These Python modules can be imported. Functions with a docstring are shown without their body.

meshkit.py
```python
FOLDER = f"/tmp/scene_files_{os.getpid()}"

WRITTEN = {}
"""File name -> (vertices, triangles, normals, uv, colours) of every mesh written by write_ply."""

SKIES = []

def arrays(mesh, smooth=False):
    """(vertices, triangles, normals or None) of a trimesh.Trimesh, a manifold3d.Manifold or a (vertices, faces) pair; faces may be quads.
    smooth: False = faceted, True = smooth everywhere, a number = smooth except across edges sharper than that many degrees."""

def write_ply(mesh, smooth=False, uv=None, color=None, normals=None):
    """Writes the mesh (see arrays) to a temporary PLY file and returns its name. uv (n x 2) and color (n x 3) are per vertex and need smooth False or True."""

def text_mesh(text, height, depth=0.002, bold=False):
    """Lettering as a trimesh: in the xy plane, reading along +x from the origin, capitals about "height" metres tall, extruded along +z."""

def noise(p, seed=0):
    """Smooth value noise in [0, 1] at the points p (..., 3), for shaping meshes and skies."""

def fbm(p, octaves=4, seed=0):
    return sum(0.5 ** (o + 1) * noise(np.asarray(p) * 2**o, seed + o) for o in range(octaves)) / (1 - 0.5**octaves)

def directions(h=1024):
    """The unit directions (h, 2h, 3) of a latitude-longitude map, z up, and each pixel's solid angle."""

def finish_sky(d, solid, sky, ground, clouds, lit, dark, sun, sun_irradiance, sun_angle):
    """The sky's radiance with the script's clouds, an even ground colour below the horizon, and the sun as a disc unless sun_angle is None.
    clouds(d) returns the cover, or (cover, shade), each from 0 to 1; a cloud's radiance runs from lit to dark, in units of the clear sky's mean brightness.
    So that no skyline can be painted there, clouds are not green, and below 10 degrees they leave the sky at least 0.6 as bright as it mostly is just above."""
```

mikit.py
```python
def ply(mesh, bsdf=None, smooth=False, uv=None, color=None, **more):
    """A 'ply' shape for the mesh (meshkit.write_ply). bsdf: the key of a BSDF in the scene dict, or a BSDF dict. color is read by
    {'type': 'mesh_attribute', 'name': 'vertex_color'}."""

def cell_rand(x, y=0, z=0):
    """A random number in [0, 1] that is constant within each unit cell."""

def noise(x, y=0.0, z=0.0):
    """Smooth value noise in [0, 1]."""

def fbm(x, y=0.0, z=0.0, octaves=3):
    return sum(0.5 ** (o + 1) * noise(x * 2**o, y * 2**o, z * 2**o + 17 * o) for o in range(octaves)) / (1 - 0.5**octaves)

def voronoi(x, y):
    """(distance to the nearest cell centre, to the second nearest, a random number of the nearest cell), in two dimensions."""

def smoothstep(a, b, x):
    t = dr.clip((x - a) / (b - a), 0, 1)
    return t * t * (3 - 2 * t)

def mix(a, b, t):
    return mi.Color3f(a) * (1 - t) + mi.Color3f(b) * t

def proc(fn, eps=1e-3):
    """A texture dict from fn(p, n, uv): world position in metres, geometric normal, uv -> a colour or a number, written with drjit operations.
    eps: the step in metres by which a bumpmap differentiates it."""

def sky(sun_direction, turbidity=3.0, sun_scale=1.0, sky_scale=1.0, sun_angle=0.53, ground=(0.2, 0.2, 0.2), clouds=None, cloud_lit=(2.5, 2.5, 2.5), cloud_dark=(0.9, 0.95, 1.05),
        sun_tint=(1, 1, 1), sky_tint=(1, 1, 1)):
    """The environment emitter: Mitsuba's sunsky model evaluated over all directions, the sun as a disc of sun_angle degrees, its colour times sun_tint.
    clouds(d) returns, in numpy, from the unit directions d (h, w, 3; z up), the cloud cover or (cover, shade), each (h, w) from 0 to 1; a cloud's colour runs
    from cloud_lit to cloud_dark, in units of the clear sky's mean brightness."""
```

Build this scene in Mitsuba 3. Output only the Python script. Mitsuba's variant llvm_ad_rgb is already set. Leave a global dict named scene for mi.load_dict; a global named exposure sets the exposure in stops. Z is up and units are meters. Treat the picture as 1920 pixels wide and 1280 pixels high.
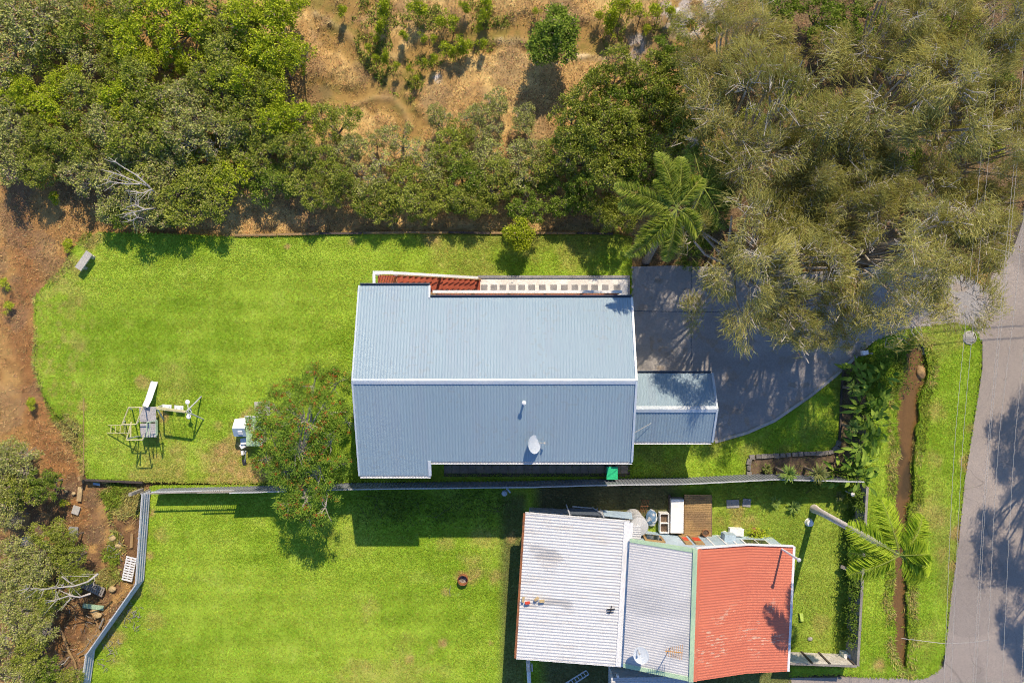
import math
import numpy as np, trimesh, shapely, mitsuba as mi, drjit as dr, mikit, meshkit
from shapely.geometry import Polygon, LineString, box as sbox
from shapely.ops import unary_union
from mikit import fbm, noise, smoothstep, mix, cell_rand, voronoi, proc

T = mi.ScalarTransform4f
scene, labels = {}, {}
# ------------------------------------------------------------------ camera, sun, exposure
CAM_H, FOC = 40.0, 1500.0            # drone height in metres, focal length in photo pixels
scene['camera'] = {'type': 'perspective', 'fov_axis': 'x', 'fov': math.degrees(2 * math.atan(960 / FOC)), 'near_clip': 0.5, 'far_clip': 3000.0,
                   'to_world': T().look_at(origin=[0, 0, CAM_H], target=[0, 0, 0], up=[0, 1, 0])}
SUN = np.array([0.225, 0.866, 1.0])
scene['sky'] = mikit.sky(SUN, turbidity=3, sky_scale=1.3, sky_tint=(.93, 1.0, 1.1))
exposure = 1.75


def P(px, py, z=0.0):
    """The point at height z seen at a pixel of the (1920 x 1280) survey photograph; the drone looks straight down."""
    s = (CAM_H - z) / FOC
    return np.array([(px - 960) * s, (640 - py) * s, z], float)


def G(pts, z=0.0):
    return np.array([P(x, y, z)[:2] for x, y in pts])


# ------------------------------------------------------------------ materials
def rgb(c):
    return {'type': 'rgb', 'value': [float(x) for x in c]}


def pm(name, color, rough=0.6, **k):
    scene[name] = {'type': 'twosided', 'b': {'type': 'principled', 'base_color': color if isinstance(color, dict) else rgb(color), 'roughness': rough, 'specular': k.pop('specular', 0.4), **k}}
    return name


def worn(a, b, scale=(1, 1, 1), lo=0.35, hi=0.75, fine=0.15, oc=4):
    sx, sy, sz = scale

    def f(p, n, uv):
        t = smoothstep(lo, hi, fbm(p.x * sx, p.y * sy, p.z * sz, oc))
        g = 1 + fine * (noise(p.x * 23 * min(sx, 1.5), p.y * 23 * min(sy, 1.5), p.z * 9) - 0.5)
        return mix(a, b, t) * g
    return proc(f)


VC = {'type': 'mesh_attribute', 'name': 'vertex_color'}
pm('m_earth', VC, 0.9, specular=0.15)
pm('m_lawn', VC, 0.85, specular=0.15)
scene['m_blade'] = {'type': 'principledthin', 'base_color': VC, 'roughness': 0.6, 'diff_trans': 0.45, 'spec_trans': 0.0}
scene['m_leaf'] = {'type': 'principledthin', 'base_color': VC, 'roughness': 0.5, 'diff_trans': 0.36, 'spec_trans': 0.0}
scene['m_needle'] = {'type': 'principledthin', 'base_color': VC, 'roughness': 0.7, 'diff_trans': 0.6, 'spec_trans': 0.0}
pm('m_bark', VC, 0.85, specular=0.2)
def blue_roof(p, n, uv):
    fade = fbm(p.x * .35, p.y * .35, 1.0, 4)
    run = smoothstep(.50, .78, fbm(p.x * 2.6, p.y * .28, 6.0, 4))          # faint water runs down the slope
    lap = smoothstep(.035, .0, dr.abs(dr.abs(p.y + 1.65) - 2.05))           # the sheet end lap, half way down
    spot = smoothstep(.74, .80, noise(p.x * 9, p.y * 9, 3)) * smoothstep(.5, .7, noise(p.x * .8, p.y * .8, 5))
    c = mix((.235, .335, .41), (.265, .365, .44), fade)
    return mix(mix(c, (.25, .32, .40), run * .38 + lap * .25), (.24, .26, .27), spot * .22)


pm('m_roof_blue', proc(blue_roof), 0.5, specular=.3)
pm('m_cap_blue', worn((.44, .52, .60), (.52, .58, .64), (.8, .8, .8), fine=.05), 0.4)
pm('m_trim_white', worn((.75, .77, .79), (.67, .69, .70), (1.2, 1.2, 1.2), fine=.08), 0.45)
pm('m_gutter_dark', (.10, .125, .16), 0.5)
pm('m_weatherboard', worn((.66, .68, .70), (.58, .60, .62), (.6, .6, .6)), 0.6)
pm('m_glass_dark', (.03, .04, .05), 0.08, specular=0.8)
pm('m_deck_red', worn((.36, .075, .035), (.28, .06, .03), (2, 5, 2), fine=.35), 0.55)
pm('m_timber_raw', worn((.36, .24, .11), (.24, .16, .085), (1.5, 4, 3), fine=.4), 0.75)
pm('m_timber_grey', worn((.30, .28, .25), (.20, .185, .17), (2, 2, 3), fine=.4), 0.85)
pm('m_timber_pale', worn((.55, .53, .50), (.42, .40, .37), (2, 2, 3), fine=.35), 0.85)
pm('m_bleached', worn((.48, .45, .41), (.36, .33, .30), (3, 3, 3), fine=.3), 0.85)
pm('m_timber_dark', worn((.10, .08, .065), (.06, .05, .045), (2, 2, 2), fine=.4), 0.85)
pm('m_zinc', worn((.50, .52, .545), (.38, .40, .43), (.9, .9, 1.6), fine=.2), 0.5)
pm('m_fence_steel', worn((.215, .24, .275), (.15, .17, .20), (.7, .7, 1.5), fine=.2), 0.5)


def white_roof(p, n, uv):
    streak = smoothstep(.52, .80, fbm(p.x * .55, p.y * 1.9, 3.0, 4)) * smoothstep(.35, .6, noise(p.x * .5 + 9, p.y * .35)) * 1.0
    grime = smoothstep(.5, .8, fbm(p.x * 1.2, p.y * 5.0, 8.0, 3))
    return mix(mix((.56, .58, .605), (.33, .34, .355), streak * .9), (.47, .455, .44), grime * .5)


def red_roof(p, n, uv):
    # flaked paint: pale zinc shows in short dashes that follow the sheets, mostly on the lower middle of the roof
    zone = smoothstep(.52, .78, noise(p.x * .55 + 3.1, p.y * .42 + 1.7)) * smoothstep(-11.2, -13.0, p.y) * smoothstep(13.3, 12.2, p.x)
    dash = smoothstep(.60, .74, noise(p.x * 4.2, p.y * 24.0, 4)) * smoothstep(.3, .6, noise(p.x * 14, p.y * 30.0, 6)) * smoothstep(.45, .6, noise(p.x * 1.6, p.y * 2.6, 7))
    base = mix((.60, .185, .11), (.51, .145, .09), fbm(p.x * .7, p.y * 1.5, 2.0, 4))
    return mix(base, (.60, .50, .38), dash * zone * .6)


pm('m_roof_white', proc(white_roof), 0.5)
pm('m_roof_grey', worn((.52, .53, .55), (.43, .44, .46), (.5, 1.5, 1), fine=.1), 0.5)
pm('m_roof_red', proc(red_roof), 0.6)
pm('m_mint', worn((.40, .56, .38), (.33, .48, .33), (1, 1, 1)), 0.5)
pm('m_pale_blue', worn((.40, .52, .62), (.34, .45, .55), (1, 1, 1)), 0.5)


def bitumen(p, n, uv):
    a = fbm(p.x * .35, p.y * .35, 1.0, 4)
    g = noise(p.x * 18, p.y * 18) * .5 + noise(p.x * 41, p.y * 41) * .5
    wear = smoothstep(.45, .7, fbm(p.x * .16, p.y * 1.4 * .2, 5.0, 3))
    v1, v2, _ = voronoi(p.x * .42 + noise(p.x * 1.7, p.y * 1.7) * .5, p.y * .22 + noise(p.x * 1.3, p.y * 1.3, 7) * .5)
    crack = smoothstep(.018, .004, v2 - v1) * smoothstep(.45, .6, noise(p.x * .3, p.y * .3, 9))
    patch = smoothstep(.66, .69, noise(p.x * .22 + 4, p.y * .16, 2))
    oil = smoothstep(.70, .85, fbm(p.x * .9, p.y * .5, 12.0, 3))
    c = mix(mix((.27, .24, .222), (.345, .308, .285), a), (.38, .34, .315), wear * .5)
    return mix(mix(c, (.20, .185, .18), patch * .35 + oil * .35), (.08, .075, .07), crack * .3) * (.84 + .32 * g)


def drive(p, n, uv):
    a = fbm(p.x * .5, p.y * .5, 2.0, 4)
    g = noise(p.x * 20, p.y * 20) * .5 + noise(p.x * 47, p.y * 47) * .5
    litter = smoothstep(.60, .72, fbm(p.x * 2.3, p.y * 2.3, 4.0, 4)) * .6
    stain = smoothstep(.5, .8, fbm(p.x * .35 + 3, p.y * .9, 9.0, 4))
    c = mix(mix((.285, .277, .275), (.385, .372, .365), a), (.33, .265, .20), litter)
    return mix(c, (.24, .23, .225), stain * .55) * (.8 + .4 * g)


pm('m_road', proc(bitumen), 0.9, specular=.2)
pm('m_drive', proc(drive), 0.9, specular=.2)
pm('m_white_gravel', worn((.80, .79, .77), (.68, .67, .64), (3, 3, 3), fine=.35), 0.9)
pm('m_paver_grey', worn((.30, .30, .31), (.22, .22, .23), (4, 4, 4), fine=.4), 0.9)
pm('m_paver_brown', worn((.30, .25, .20), (.20, .17, .145), (3, 3, 3), fine=.4), 0.9)
pm('m_concrete', worn((.44, .43, .40), (.33, .32, .29), (1.4, 1.4, 1.4), fine=.25), 0.9)
pm('m_stone', worn((.22, .21, .20), (.13, .125, .12), (3, 3, 3), fine=.5), 0.9)
pm('m_yellow_stone', worn((.50, .38, .20), (.38, .28, .15), (4, 4, 4), fine=.4), 0.9)
pm('m_mulch', worn((.16, .11, .075), (.08, .06, .045), (4, 4, 4), fine=.7), 0.95)
pm('m_white_plastic', (.80, .81, .82), 0.35)
pm('m_green_lid', worn((.03, .52, .24), (.025, .46, .21), (2, 2, 2), fine=.05), 0.4)
pm('m_dark_green', (.03, .06, .04), 0.5)
pm('m_yellow_tube', worn((.60, .56, .30), (.45, .42, .24), (3, 3, 3)), 0.45)
pm('m_grey_slat', worn((.42, .41, .42), (.32, .31, .32), (2, 8, 2), fine=.35), 0.7)
pm('m_black', (.025, .025, .027), 0.55)
pm('m_rust', worn((.28, .11, .045), (.16, .07, .04), (6, 6, 6), fine=.5), 0.85)
pm('m_terracotta', worn((.34, .17, .08), (.25, .12, .06), (5, 5, 5)), 0.8)
pm('m_ash', worn((.45, .43, .41), (.12, .11, .10), (9, 9, 9), fine=.6), 0.95)
pm('m_dish', (.50, .56, .62), 0.4)
pm('m_orange', (.55, .27, .05), 0.6)
pm('m_red_paint', (.58, .07, .035), 0.5)
pm('m_toy_green', (.45, .60, .12), 0.5)
pm('m_tarp_blue', worn((.12, .22, .36), (.62, .64, .66), (5, 5, 5), lo=.45, hi=.55), 0.6)
pm('m_wire', (.42, .41, .39), 0.5)
pm('m_mudwater', worn((.165, .095, .036), (.075, .052, .022), (1.1, .7, 1), lo=.40, hi=.66, fine=.2), 0.22, specular=.5)


# ------------------------------------------------------------------ mesh helpers: a mesh is (V, F)
def join(ms):
    vs, fs, at = [], [], 0
    for v, f in ms:
        vs.append(v)
        fs.append(np.asarray(f) + at)
        at += len(v)
    return np.vstack(vs), np.vstack(fs)


_BF = np.array([[0, 1, 3], [0, 3, 2], [4, 6, 7], [4, 7, 5], [0, 4, 5], [0, 5, 1], [2, 3, 7], [2, 7, 6], [0, 2, 6], [0, 6, 4], [1, 5, 7], [1, 7, 3]])


def box(c, s, rz=0.0, tilt=0.0):
    v = np.array([[x, y, z] for x in (-.5, .5) for y in (-.5, .5) for z in (-.5, .5)]) * np.asarray(s, float)
    if tilt:
        a = math.radians(tilt)
        v = v @ np.array([[1, 0, 0], [0, math.cos(a), math.sin(a)], [0, -math.sin(a), math.cos(a)]])
    a = math.radians(rz)
    v = v @ np.array([[math.cos(a), math.sin(a), 0], [-math.sin(a), math.cos(a), 0], [0, 0, 1]])
    return v + np.asarray(c, float), _BF


def beam(a, b, w, h, up=(0, 0, 1)):
    """A straight bar of section w (sideways) x h (up) from a to b."""
    a, b = np.asarray(a, float), np.asarray(b, float)
    t = (b - a) / np.linalg.norm(b - a)
    s = np.cross(t, up)
    s = s / np.linalg.norm(s) if np.linalg.norm(s) > 1e-6 else np.array([1., 0, 0])
    u = np.cross(s, t)
    v = np.array([(a if x == 0 else b) + s * y * w / 2 + u * z * h / 2 for x in (0, 1) for y in (-1, 1) for z in (-1, 1)])
    return v, _BF


def tube(pts, r, sides=6, cap=True):
    p = np.asarray(pts, float)
    n = len(p)
    t = np.gradient(p, axis=0)
    t /= np.linalg.norm(t, axis=1, keepdims=True) + 1e-12
    ref = np.array([0, 0, 1.0]) if abs(t[:, 2]).mean() < .8 else np.array([1.0, 0, 0])
    a = np.cross(t, ref)
    a /= np.linalg.norm(a, axis=1, keepdims=True) + 1e-12
    b = np.cross(t, a)
    ang = np.arange(sides) * 2 * np.pi / sides
    rr = np.broadcast_to(np.asarray(r, float), (n,))
    v = (p[:, None] + rr[:, None, None] * (np.cos(ang)[None, :, None] * a[:, None] + np.sin(ang)[None, :, None] * b[:, None])).reshape(-1, 3)
    i, j = np.meshgrid(np.arange(n - 1), np.arange(sides), indexing='ij')
    q = np.stack([i * sides + j, i * sides + (j + 1) % sides, (i + 1) * sides + (j + 1) % sides, (i + 1) * sides + j], -1).reshape(-1, 4)
    f = np.vstack([q[:, [0, 2, 1]], q[:, [0, 3, 2]]])
    if cap:
        k = len(v)
        v = np.vstack([v, p[:1], p[-1:]])
        jj = np.arange(sides)
        f = np.vstack([f, np.stack([jj, (jj + 1) % sides, jj * 0 + k], 1), np.stack([(n - 1) * sides + (jj + 1) % sides, (n - 1) * sides + jj, jj * 0 + k + 1], 1)])
    return v, f


def lathe(c, prof, n=24, squash=1.0):
    prof = np.asarray(prof, float)
    a = np.arange(n) * 2 * np.pi / n
    v = np.stack([prof[:, None, 0] * np.cos(a), prof[:, None, 0] * np.sin(a) * squash, np.broadcast_to(prof[:, None, 1], (len(prof), n))], -1).reshape(-1, 3)
    i, j = np.meshgrid(np.arange(len(prof) - 1), np.arange(n), indexing='ij')
    q = np.stack([i * n + j, i * n + (j + 1) % n, (i + 1) * n + (j + 1) % n, (i + 1) * n + j], -1).reshape(-1, 4)
    return v + np.asarray(c, float), np.vstack([q[:, [0, 1, 2]], q[:, [0, 2, 3]]])


def quad(a, b, c, d):
    return np.array([a, b, c, d], float), np.array([[0, 1, 2], [0, 2, 3]])


def slab(a, b, c, d, th):
    """A flat board with corners a b c d (counter-clockwise from outside) and thickness th inwards."""
    a, b, c, d = (np.asarray(x, float) for x in (a, b, c, d))
    n = np.cross(b - a, d - a)
    n = n / np.linalg.norm(n) * th
    v = np.array([a, b, c, d, a - n, b - n, c - n, d - n])
    f = [[0, 1, 2], [0, 2, 3], [4, 6, 5], [4, 7, 6]]
    for i in range(4):
        j = (i + 1) % 4
        f += [[i, i + 4, j + 4], [i, j + 4, j]]
    return v, np.array(f)


def corr(a, b, c, d, ribs, amp, kind='sine', t0=0.0, t1=1.0, seg=1, lift=0.0):
    """Corrugated sheet: ribs run a->b (and d->c), a->d runs across them."""
    a, b, c, d = (np.asarray(x, float) for x in (a, b, c, d))
    n = np.cross(b - a, d - a)
    n /= np.linalg.norm(n)
    if n[2] < -1e-6:
        n = -n
    k = max(2, int(round(ribs * (t1 - t0))))
    if kind == 'sine':
        ph = np.arange(6 * k + 1) / 6.0
        h = np.sin(ph * 2 * np.pi)
    else:                                      # pans with narrow raised ribs
        base = np.array([0, .60, .68, .92])
        ph = np.concatenate([(i + base) for i in range(k)] + [[k]])
        h = np.concatenate([np.array([-1, -1, 1, 1])] * k + [[-1]])
    t = t0 + (t1 - t0) * ph / k
    s = np.linspace(0, 1, seg + 1)
    lo, hi = a + (d - a) * t[:, None], b + (c - b) * t[:, None]
    v = lo[None] + (hi - lo)[None] * s[:, None, None] + n * (amp * h[:, None] + lift)
    m = len(t)
    i, j = np.meshgrid(np.arange(seg), np.arange(m - 1), indexing='ij')
    q = np.stack([i * m + j, i * m + j + 1, (i + 1) * m + j + 1, (i + 1) * m + j], -1).reshape(-1, 4)
    if np.dot(np.cross(b - a, d - a), n) > 0:
        q = q[:, ::-1]
    return v.reshape(-1, 3), np.vstack([q[:, [0, 1, 2]], q[:, [0, 2, 3]]])


def prism_x(yz, x0, x1):
    m = trimesh.creation.extrude_polygon(Polygon(yz), x1 - x0, engine='earcut')
    v = np.array(m.vertices)
    return np.stack([x0 + v[:, 2], v[:, 0], v[:, 1]], 1), np.array(m.faces)


def plate(poly, z, th):
    """A polygon (world metres) as a slab whose top lies at z."""
    ms = []
    for g in getattr(poly, 'geoms', [poly]):
        m = trimesh.creation.extrude_polygon(g, th, engine='earcut')
        v = np.array(m.vertices)
        v[:, 2] += z - th
        ms.append((v, np.array(m.faces)))
    return join(ms)


# ------------------------------------------------------------------ the scene's book-keeping
_used = {}


def number(name):
    k = _used.get(name, -1) + 1
    _used[name] = k
    return name if k == 0 else f'{name}_{k:03d}'


def thing(name, label, cat, group=None):
    key = number(name)
    labels[key] = {'label': label, 'category': cat, **({'group': group} if group else {})}
    return key


def part(parent, name, mesh, mat, smooth=False, label=None, kind=None, color=None):
    key = number(f'{parent}__{name}')
    smooth = True if color is not None and smooth else smooth
    scene[key] = mikit.ply(mesh, mat, smooth=smooth, color=color)
    d = {**({'label': label} if label else {}), **({'kind': kind} if kind else {})}
    if d:
        labels[key] = d
    return key


def single(name, mesh, mat, label, cat, group=None, smooth=False, color=None):
    key = thing(name, label, cat, group)
    scene[key] = mikit.ply(mesh, mat, smooth=smooth, color=color)
    return key


def struct(name, mesh, mat, label, smooth=False, color=None):
    scene[name] = mikit.ply(mesh, mat, smooth=smooth, color=color)
    labels[name] = {'label': label, 'kind': 'structure', 'category': name.split('_')[0] if False else name.replace('_', ' ')}
    return name


def stuff(name, mesh, mat, label, cat, color=None):
    key = number(name)
    scene[key] = mikit.ply(mesh, mat, color=color)
    labels[key] = {'label': label, 'category': cat, 'kind': 'stuff'}


ORD = 'first second third fourth fifth sixth seventh eighth ninth tenth eleventh twelfth thirteenth fourteenth fifteenth sixteenth seventeenth eighteenth nineteenth twentieth twenty-first twenty-second twenty-third twenty-fourth twenty-fifth'.split()


def nz(x, y, s, seed=0, oc=3):
    p = np.stack([np.asarray(x) * s, np.asarray(y) * s, np.zeros_like(np.asarray(x, float))], -1)
    return meshkit.fbm(p, oc, seed)


def sst(a, b, x):
    t = np.clip((x - a) / (b - a), 0, 1)
    return t * t * (3 - 2 * t)


def lerp(a, b, t):
    return np.asarray(a) * (1 - t)[..., None] + np.asarray(b) * t[..., None]


#@@SECTION ground
# ------------------------------------------------------------------ outlines on the ground
DITCH = Polygon(G([(1722, 640), (1738, 650), (1744, 690), (1728, 750), (1722, 800), (1718, 860), (1714, 930), (1706, 1000), (1702, 1060), (1704, 1150), (1706, 1230), (1700, 1256), (1690, 1250),
                   (1677, 1210), (1673, 1120), (1676, 1000), (1679, 930), (1682, 860), (1682, 780), (1687, 715), (1697, 665)]))
_ring = LineString(DITCH.exterior.coords).segmentize(.25)
_q = np.array(_ring.coords)[:-1]
_c = np.array(DITCH.centroid.coords[0])
_w = meshkit.fbm(np.c_[_q * 1.6, np.zeros(len(_q))], 3, 12) - .5
DITCH = Polygon(np.c_[_q[:, 0] + np.sign(_q[:, 0] - np.interp(_q[:, 1], [-16.5, -.1], [19.6, 20.5])) * _w * .36, _q[:, 1]]).buffer(0)
DITCH = max(getattr(DITCH, 'geoms', [DITCH]), key=lambda g_: g_.area)
LAWN = Polygon(G([(186, 436), (230, 438), (300, 440), (440, 446), (700, 440), (940, 439), (1150, 439), (1183, 446), (1183, 520), (1183, 897), (640, 903), (480, 906), (165, 898), (158, 860), (152, 815), (104, 772), (76, 725),
                  (64, 680), (68, 620), (64, 560), (92, 530), (118, 505), (140, 465)]))
FRONT = Polygon(G([(1183, 833), (1340, 829), (1400, 812), (1452, 789), (1520, 742), (1566, 705), (1606, 668), (1622, 664), (1622, 700), (1600, 780), (1588, 860), (1600, 905), (1410, 905), (1183, 893)]))
VERGE = Polygon(G([(1622, 664), (1640, 640), (1700, 618), (1790, 606), (1822, 615), (1838, 640), (1838, 690), (1828, 760), (1806, 900), (1795, 1010), (1780, 1120), (1770, 1220), (1758, 1258), (1730, 1270), (1640, 1268), (1560, 1262), (1480, 1266),
                   (1480, 1248), (1606, 1247), (1614, 1000), (1622, 905), (1600, 905), (1595, 800)])).difference(DITCH)
LOWER = Polygon(G([(284, 912), (640, 908), (985, 902), (1300, 897), (1600, 903), (1620, 905), (1612, 1000), (1604, 1247), (1480, 1247), (1480, 1330), (1360, 1420), (950, 1420), (140, 1420), (158, 1300), (174, 1216), (268, 1090), (276, 1000)]))
ROADP = Polygon(np.vstack([[[26.2, 200]], G([(1930, 380), (1902, 460), (1872, 490), (1850, 540), (1842, 600), (1842, 690), (1831, 760), (1809, 900), (1798, 1010), (1783, 1120), (1773, 1220), (1762, 1300)]), [[20.6, -18], [12, -200], [18, -200], [26.3, -18], [31.5, 5], [33, 200]]]))
DRIVE = Polygon(G([(1183, 500), (1260, 498), (1340, 500), (1420, 505), (1520, 510), (1640, 500), (1780, 500), (1850, 540), (1842, 640), (1838, 640), (1822, 613), (1790, 605), (1700, 617), (1640, 640), (1606, 667), (1566, 704), (1520, 741), (1452, 788),
                   (1400, 811), (1340, 828), (1183, 832)]))
APRON = Polygon(G([(1478, 1270), (1640, 1269), (1735, 1271), (1768, 1250), (1765, 1330), (1478, 1330)]))
LOT = unary_union([LAWN, FRONT, VERGE, LOWER, ROADP, DRIVE, APRON, DITCH])

# ---- salt marsh: one sheet to the horizon
mud_w = LineString(G([(30, 330), (25, 420), (50, 520), (20, 600), (55, 700), (60, 800), (110, 880), (150, 980), (95, 1050), (130, 1150), (110, 1240), (150, 1300)]))
chan = [LineString(G(q)) for q in ([(560, -40), (640, 40), (700, 130), (740, 160), (800, 105), (860, 75), (940, 55), (1010, 60), (1100, 75), (1180, 95), (1230, 60), (1300, -30)],
                                   [(700, 130), (690, 175), (650, 180), (590, 165)], [(690, 175), (760, 195), (770, 240)], [(1180, 95), (1250, 75), (1300, 20)], [(620, 60), (690, -40)])]
bank = [LineString(G(q)) for q in ([(590, 20), (640, 52), (668, 78), (690, 108)], [(655, 195), (700, 178), (735, 180), (752, 200), (768, 235)], [(905, 72), (940, 70), (985, 72), (1000, 82)], [(1070, 100), (1120, 104), (1150, 105)])]
white_spots = [(1290, 20, 60), (1200, 75, 25), (1185, 110, 25), (1330, 10, 50), (1245, 15, 25), (820, 145, 12)]


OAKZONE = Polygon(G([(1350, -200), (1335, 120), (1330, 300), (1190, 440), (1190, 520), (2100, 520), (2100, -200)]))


def ground_xy(x, y):
    pts = shapely.points(x, y)
    dl = shapely.distance(pts, LOT)
    dc = np.min([shapely.distance(pts, c) for c in chan], 0)
    db = np.min([shapely.distance(pts, c) for c in bank], 0)
    dm = shapely.distance(pts, mud_w)
    dd = shapely.distance(pts, DITCH)
    n1, n2, n3 = nz(x, y, .5, 1), nz(x, y, 1.7, 2), nz(x, y, 5.0, 3)
    cw = sst(1.05, .45, dc + (n2 - .5) * 1.1)
    z = -.32 + .22 * (n1 - .5) + .10 * (n2 - .5) + .05 * (n3 - .5) - .20 * cw + .16 * np.exp(-(db / .15) ** 2)
    z = np.where(dl < .05, -.45, z - .12 * sst(.9, .1, dl) * 0)
    z = np.where(dd < .3, -.85, z)
    straw, tan, mud, alg = np.array([.57, .40, .165]), np.array([.45, .285, .112]), np.array([.27, .125, .05]), np.array([.30, .19, .06])
    col = lerp(straw, tan, sst(.38, .62, n1 * .5 + n2 * .5))
    col = col * (0.55 + .9 * n3)[..., None]
    col = lerp(col, np.array([.68, .55, .34]), np.exp(-(db / .17) ** 2))
    col = lerp(col, lerp(alg, np.array([.22, .18, .045]), sst(.45, .65, n2)), cw * .85)
    west = sst(-13.5, -17.5, x)
    redmud = np.array([.41, .245, .088])
    col = lerp(col, lerp(redmud, np.array([.33, .175, .062]), sst(.4, .65, n2)) * (0.75 + .5 * n3)[..., None], west * .8)
    col = lerp(col, mud * (0.75 + .5 * n3)[..., None], sst(1.0, .3, dm + (n2 - .5) * 1.0) * .8)
    swl = west * sst(-4.5, -7.5, y)
    col = lerp(col, np.array([.15, .088, .050]) * (0.5 + 1.0 * n3)[..., None], swl * sst(.28, .52, n2) * .9)
    for px, py, r in white_spots:
        q = P(px, py)
        d = np.hypot(x - q[0], y - q[1])
        col = lerp(col, np.array([.58, .56, .55]), sst(r / 37.5, r / 75., d) * sst(.42, .6, n2 * .5 + n3 * .5))
    lit = nz(x, y, .8, 11)                                  # leaf litter between the shrubs
    col = lerp(col, np.array([.20, .14, .095]), sst(.52, .68, lit) * .45)
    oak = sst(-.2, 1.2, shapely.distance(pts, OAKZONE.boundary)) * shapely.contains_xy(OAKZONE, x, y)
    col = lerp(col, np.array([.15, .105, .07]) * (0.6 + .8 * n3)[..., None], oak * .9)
    return z, col


def axis(lo, hi, step, far):
    core = np.arange(lo, hi + step / 2, step)
    out = np.geomspace(1, far, 18)
    return np.concatenate([lo - out[::-1], core, hi + out])


gx, gy = axis(-31, 31, .13, 900), axis(-21, 21, .13, 900)
X, Y = np.meshgrid(gx, gy)
gz, gc = ground_xy(X.ravel(), Y.ravel())
ny, nx = X.shape
i, j = np.meshgrid(np.arange(ny - 1), np.arange(nx - 1), indexing='ij')
q = np.stack([i * nx + j, i * nx + j + 1, (i + 1) * nx + j + 1, (i + 1) * nx + j], -1).reshape(-1, 4)
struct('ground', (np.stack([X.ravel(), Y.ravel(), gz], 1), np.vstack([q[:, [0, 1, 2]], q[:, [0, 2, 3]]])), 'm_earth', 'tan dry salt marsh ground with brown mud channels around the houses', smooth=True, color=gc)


# ---- lawns: a sheet with its own soil colour, and blades over it
def spots(x, y, lst):
    t = np.zeros_like(x)
    for px, py, r, s in lst:
        q = P(px, py)
        d = np.hypot(x - q[0], y - q[1]) + (nz(x, y, 1.5, 31) - .5) * r / 37.5 * 1.2
        t = np.maximum(t, s * sst(r / 37.5, r / 37.5 * .25, d))
    return t


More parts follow.
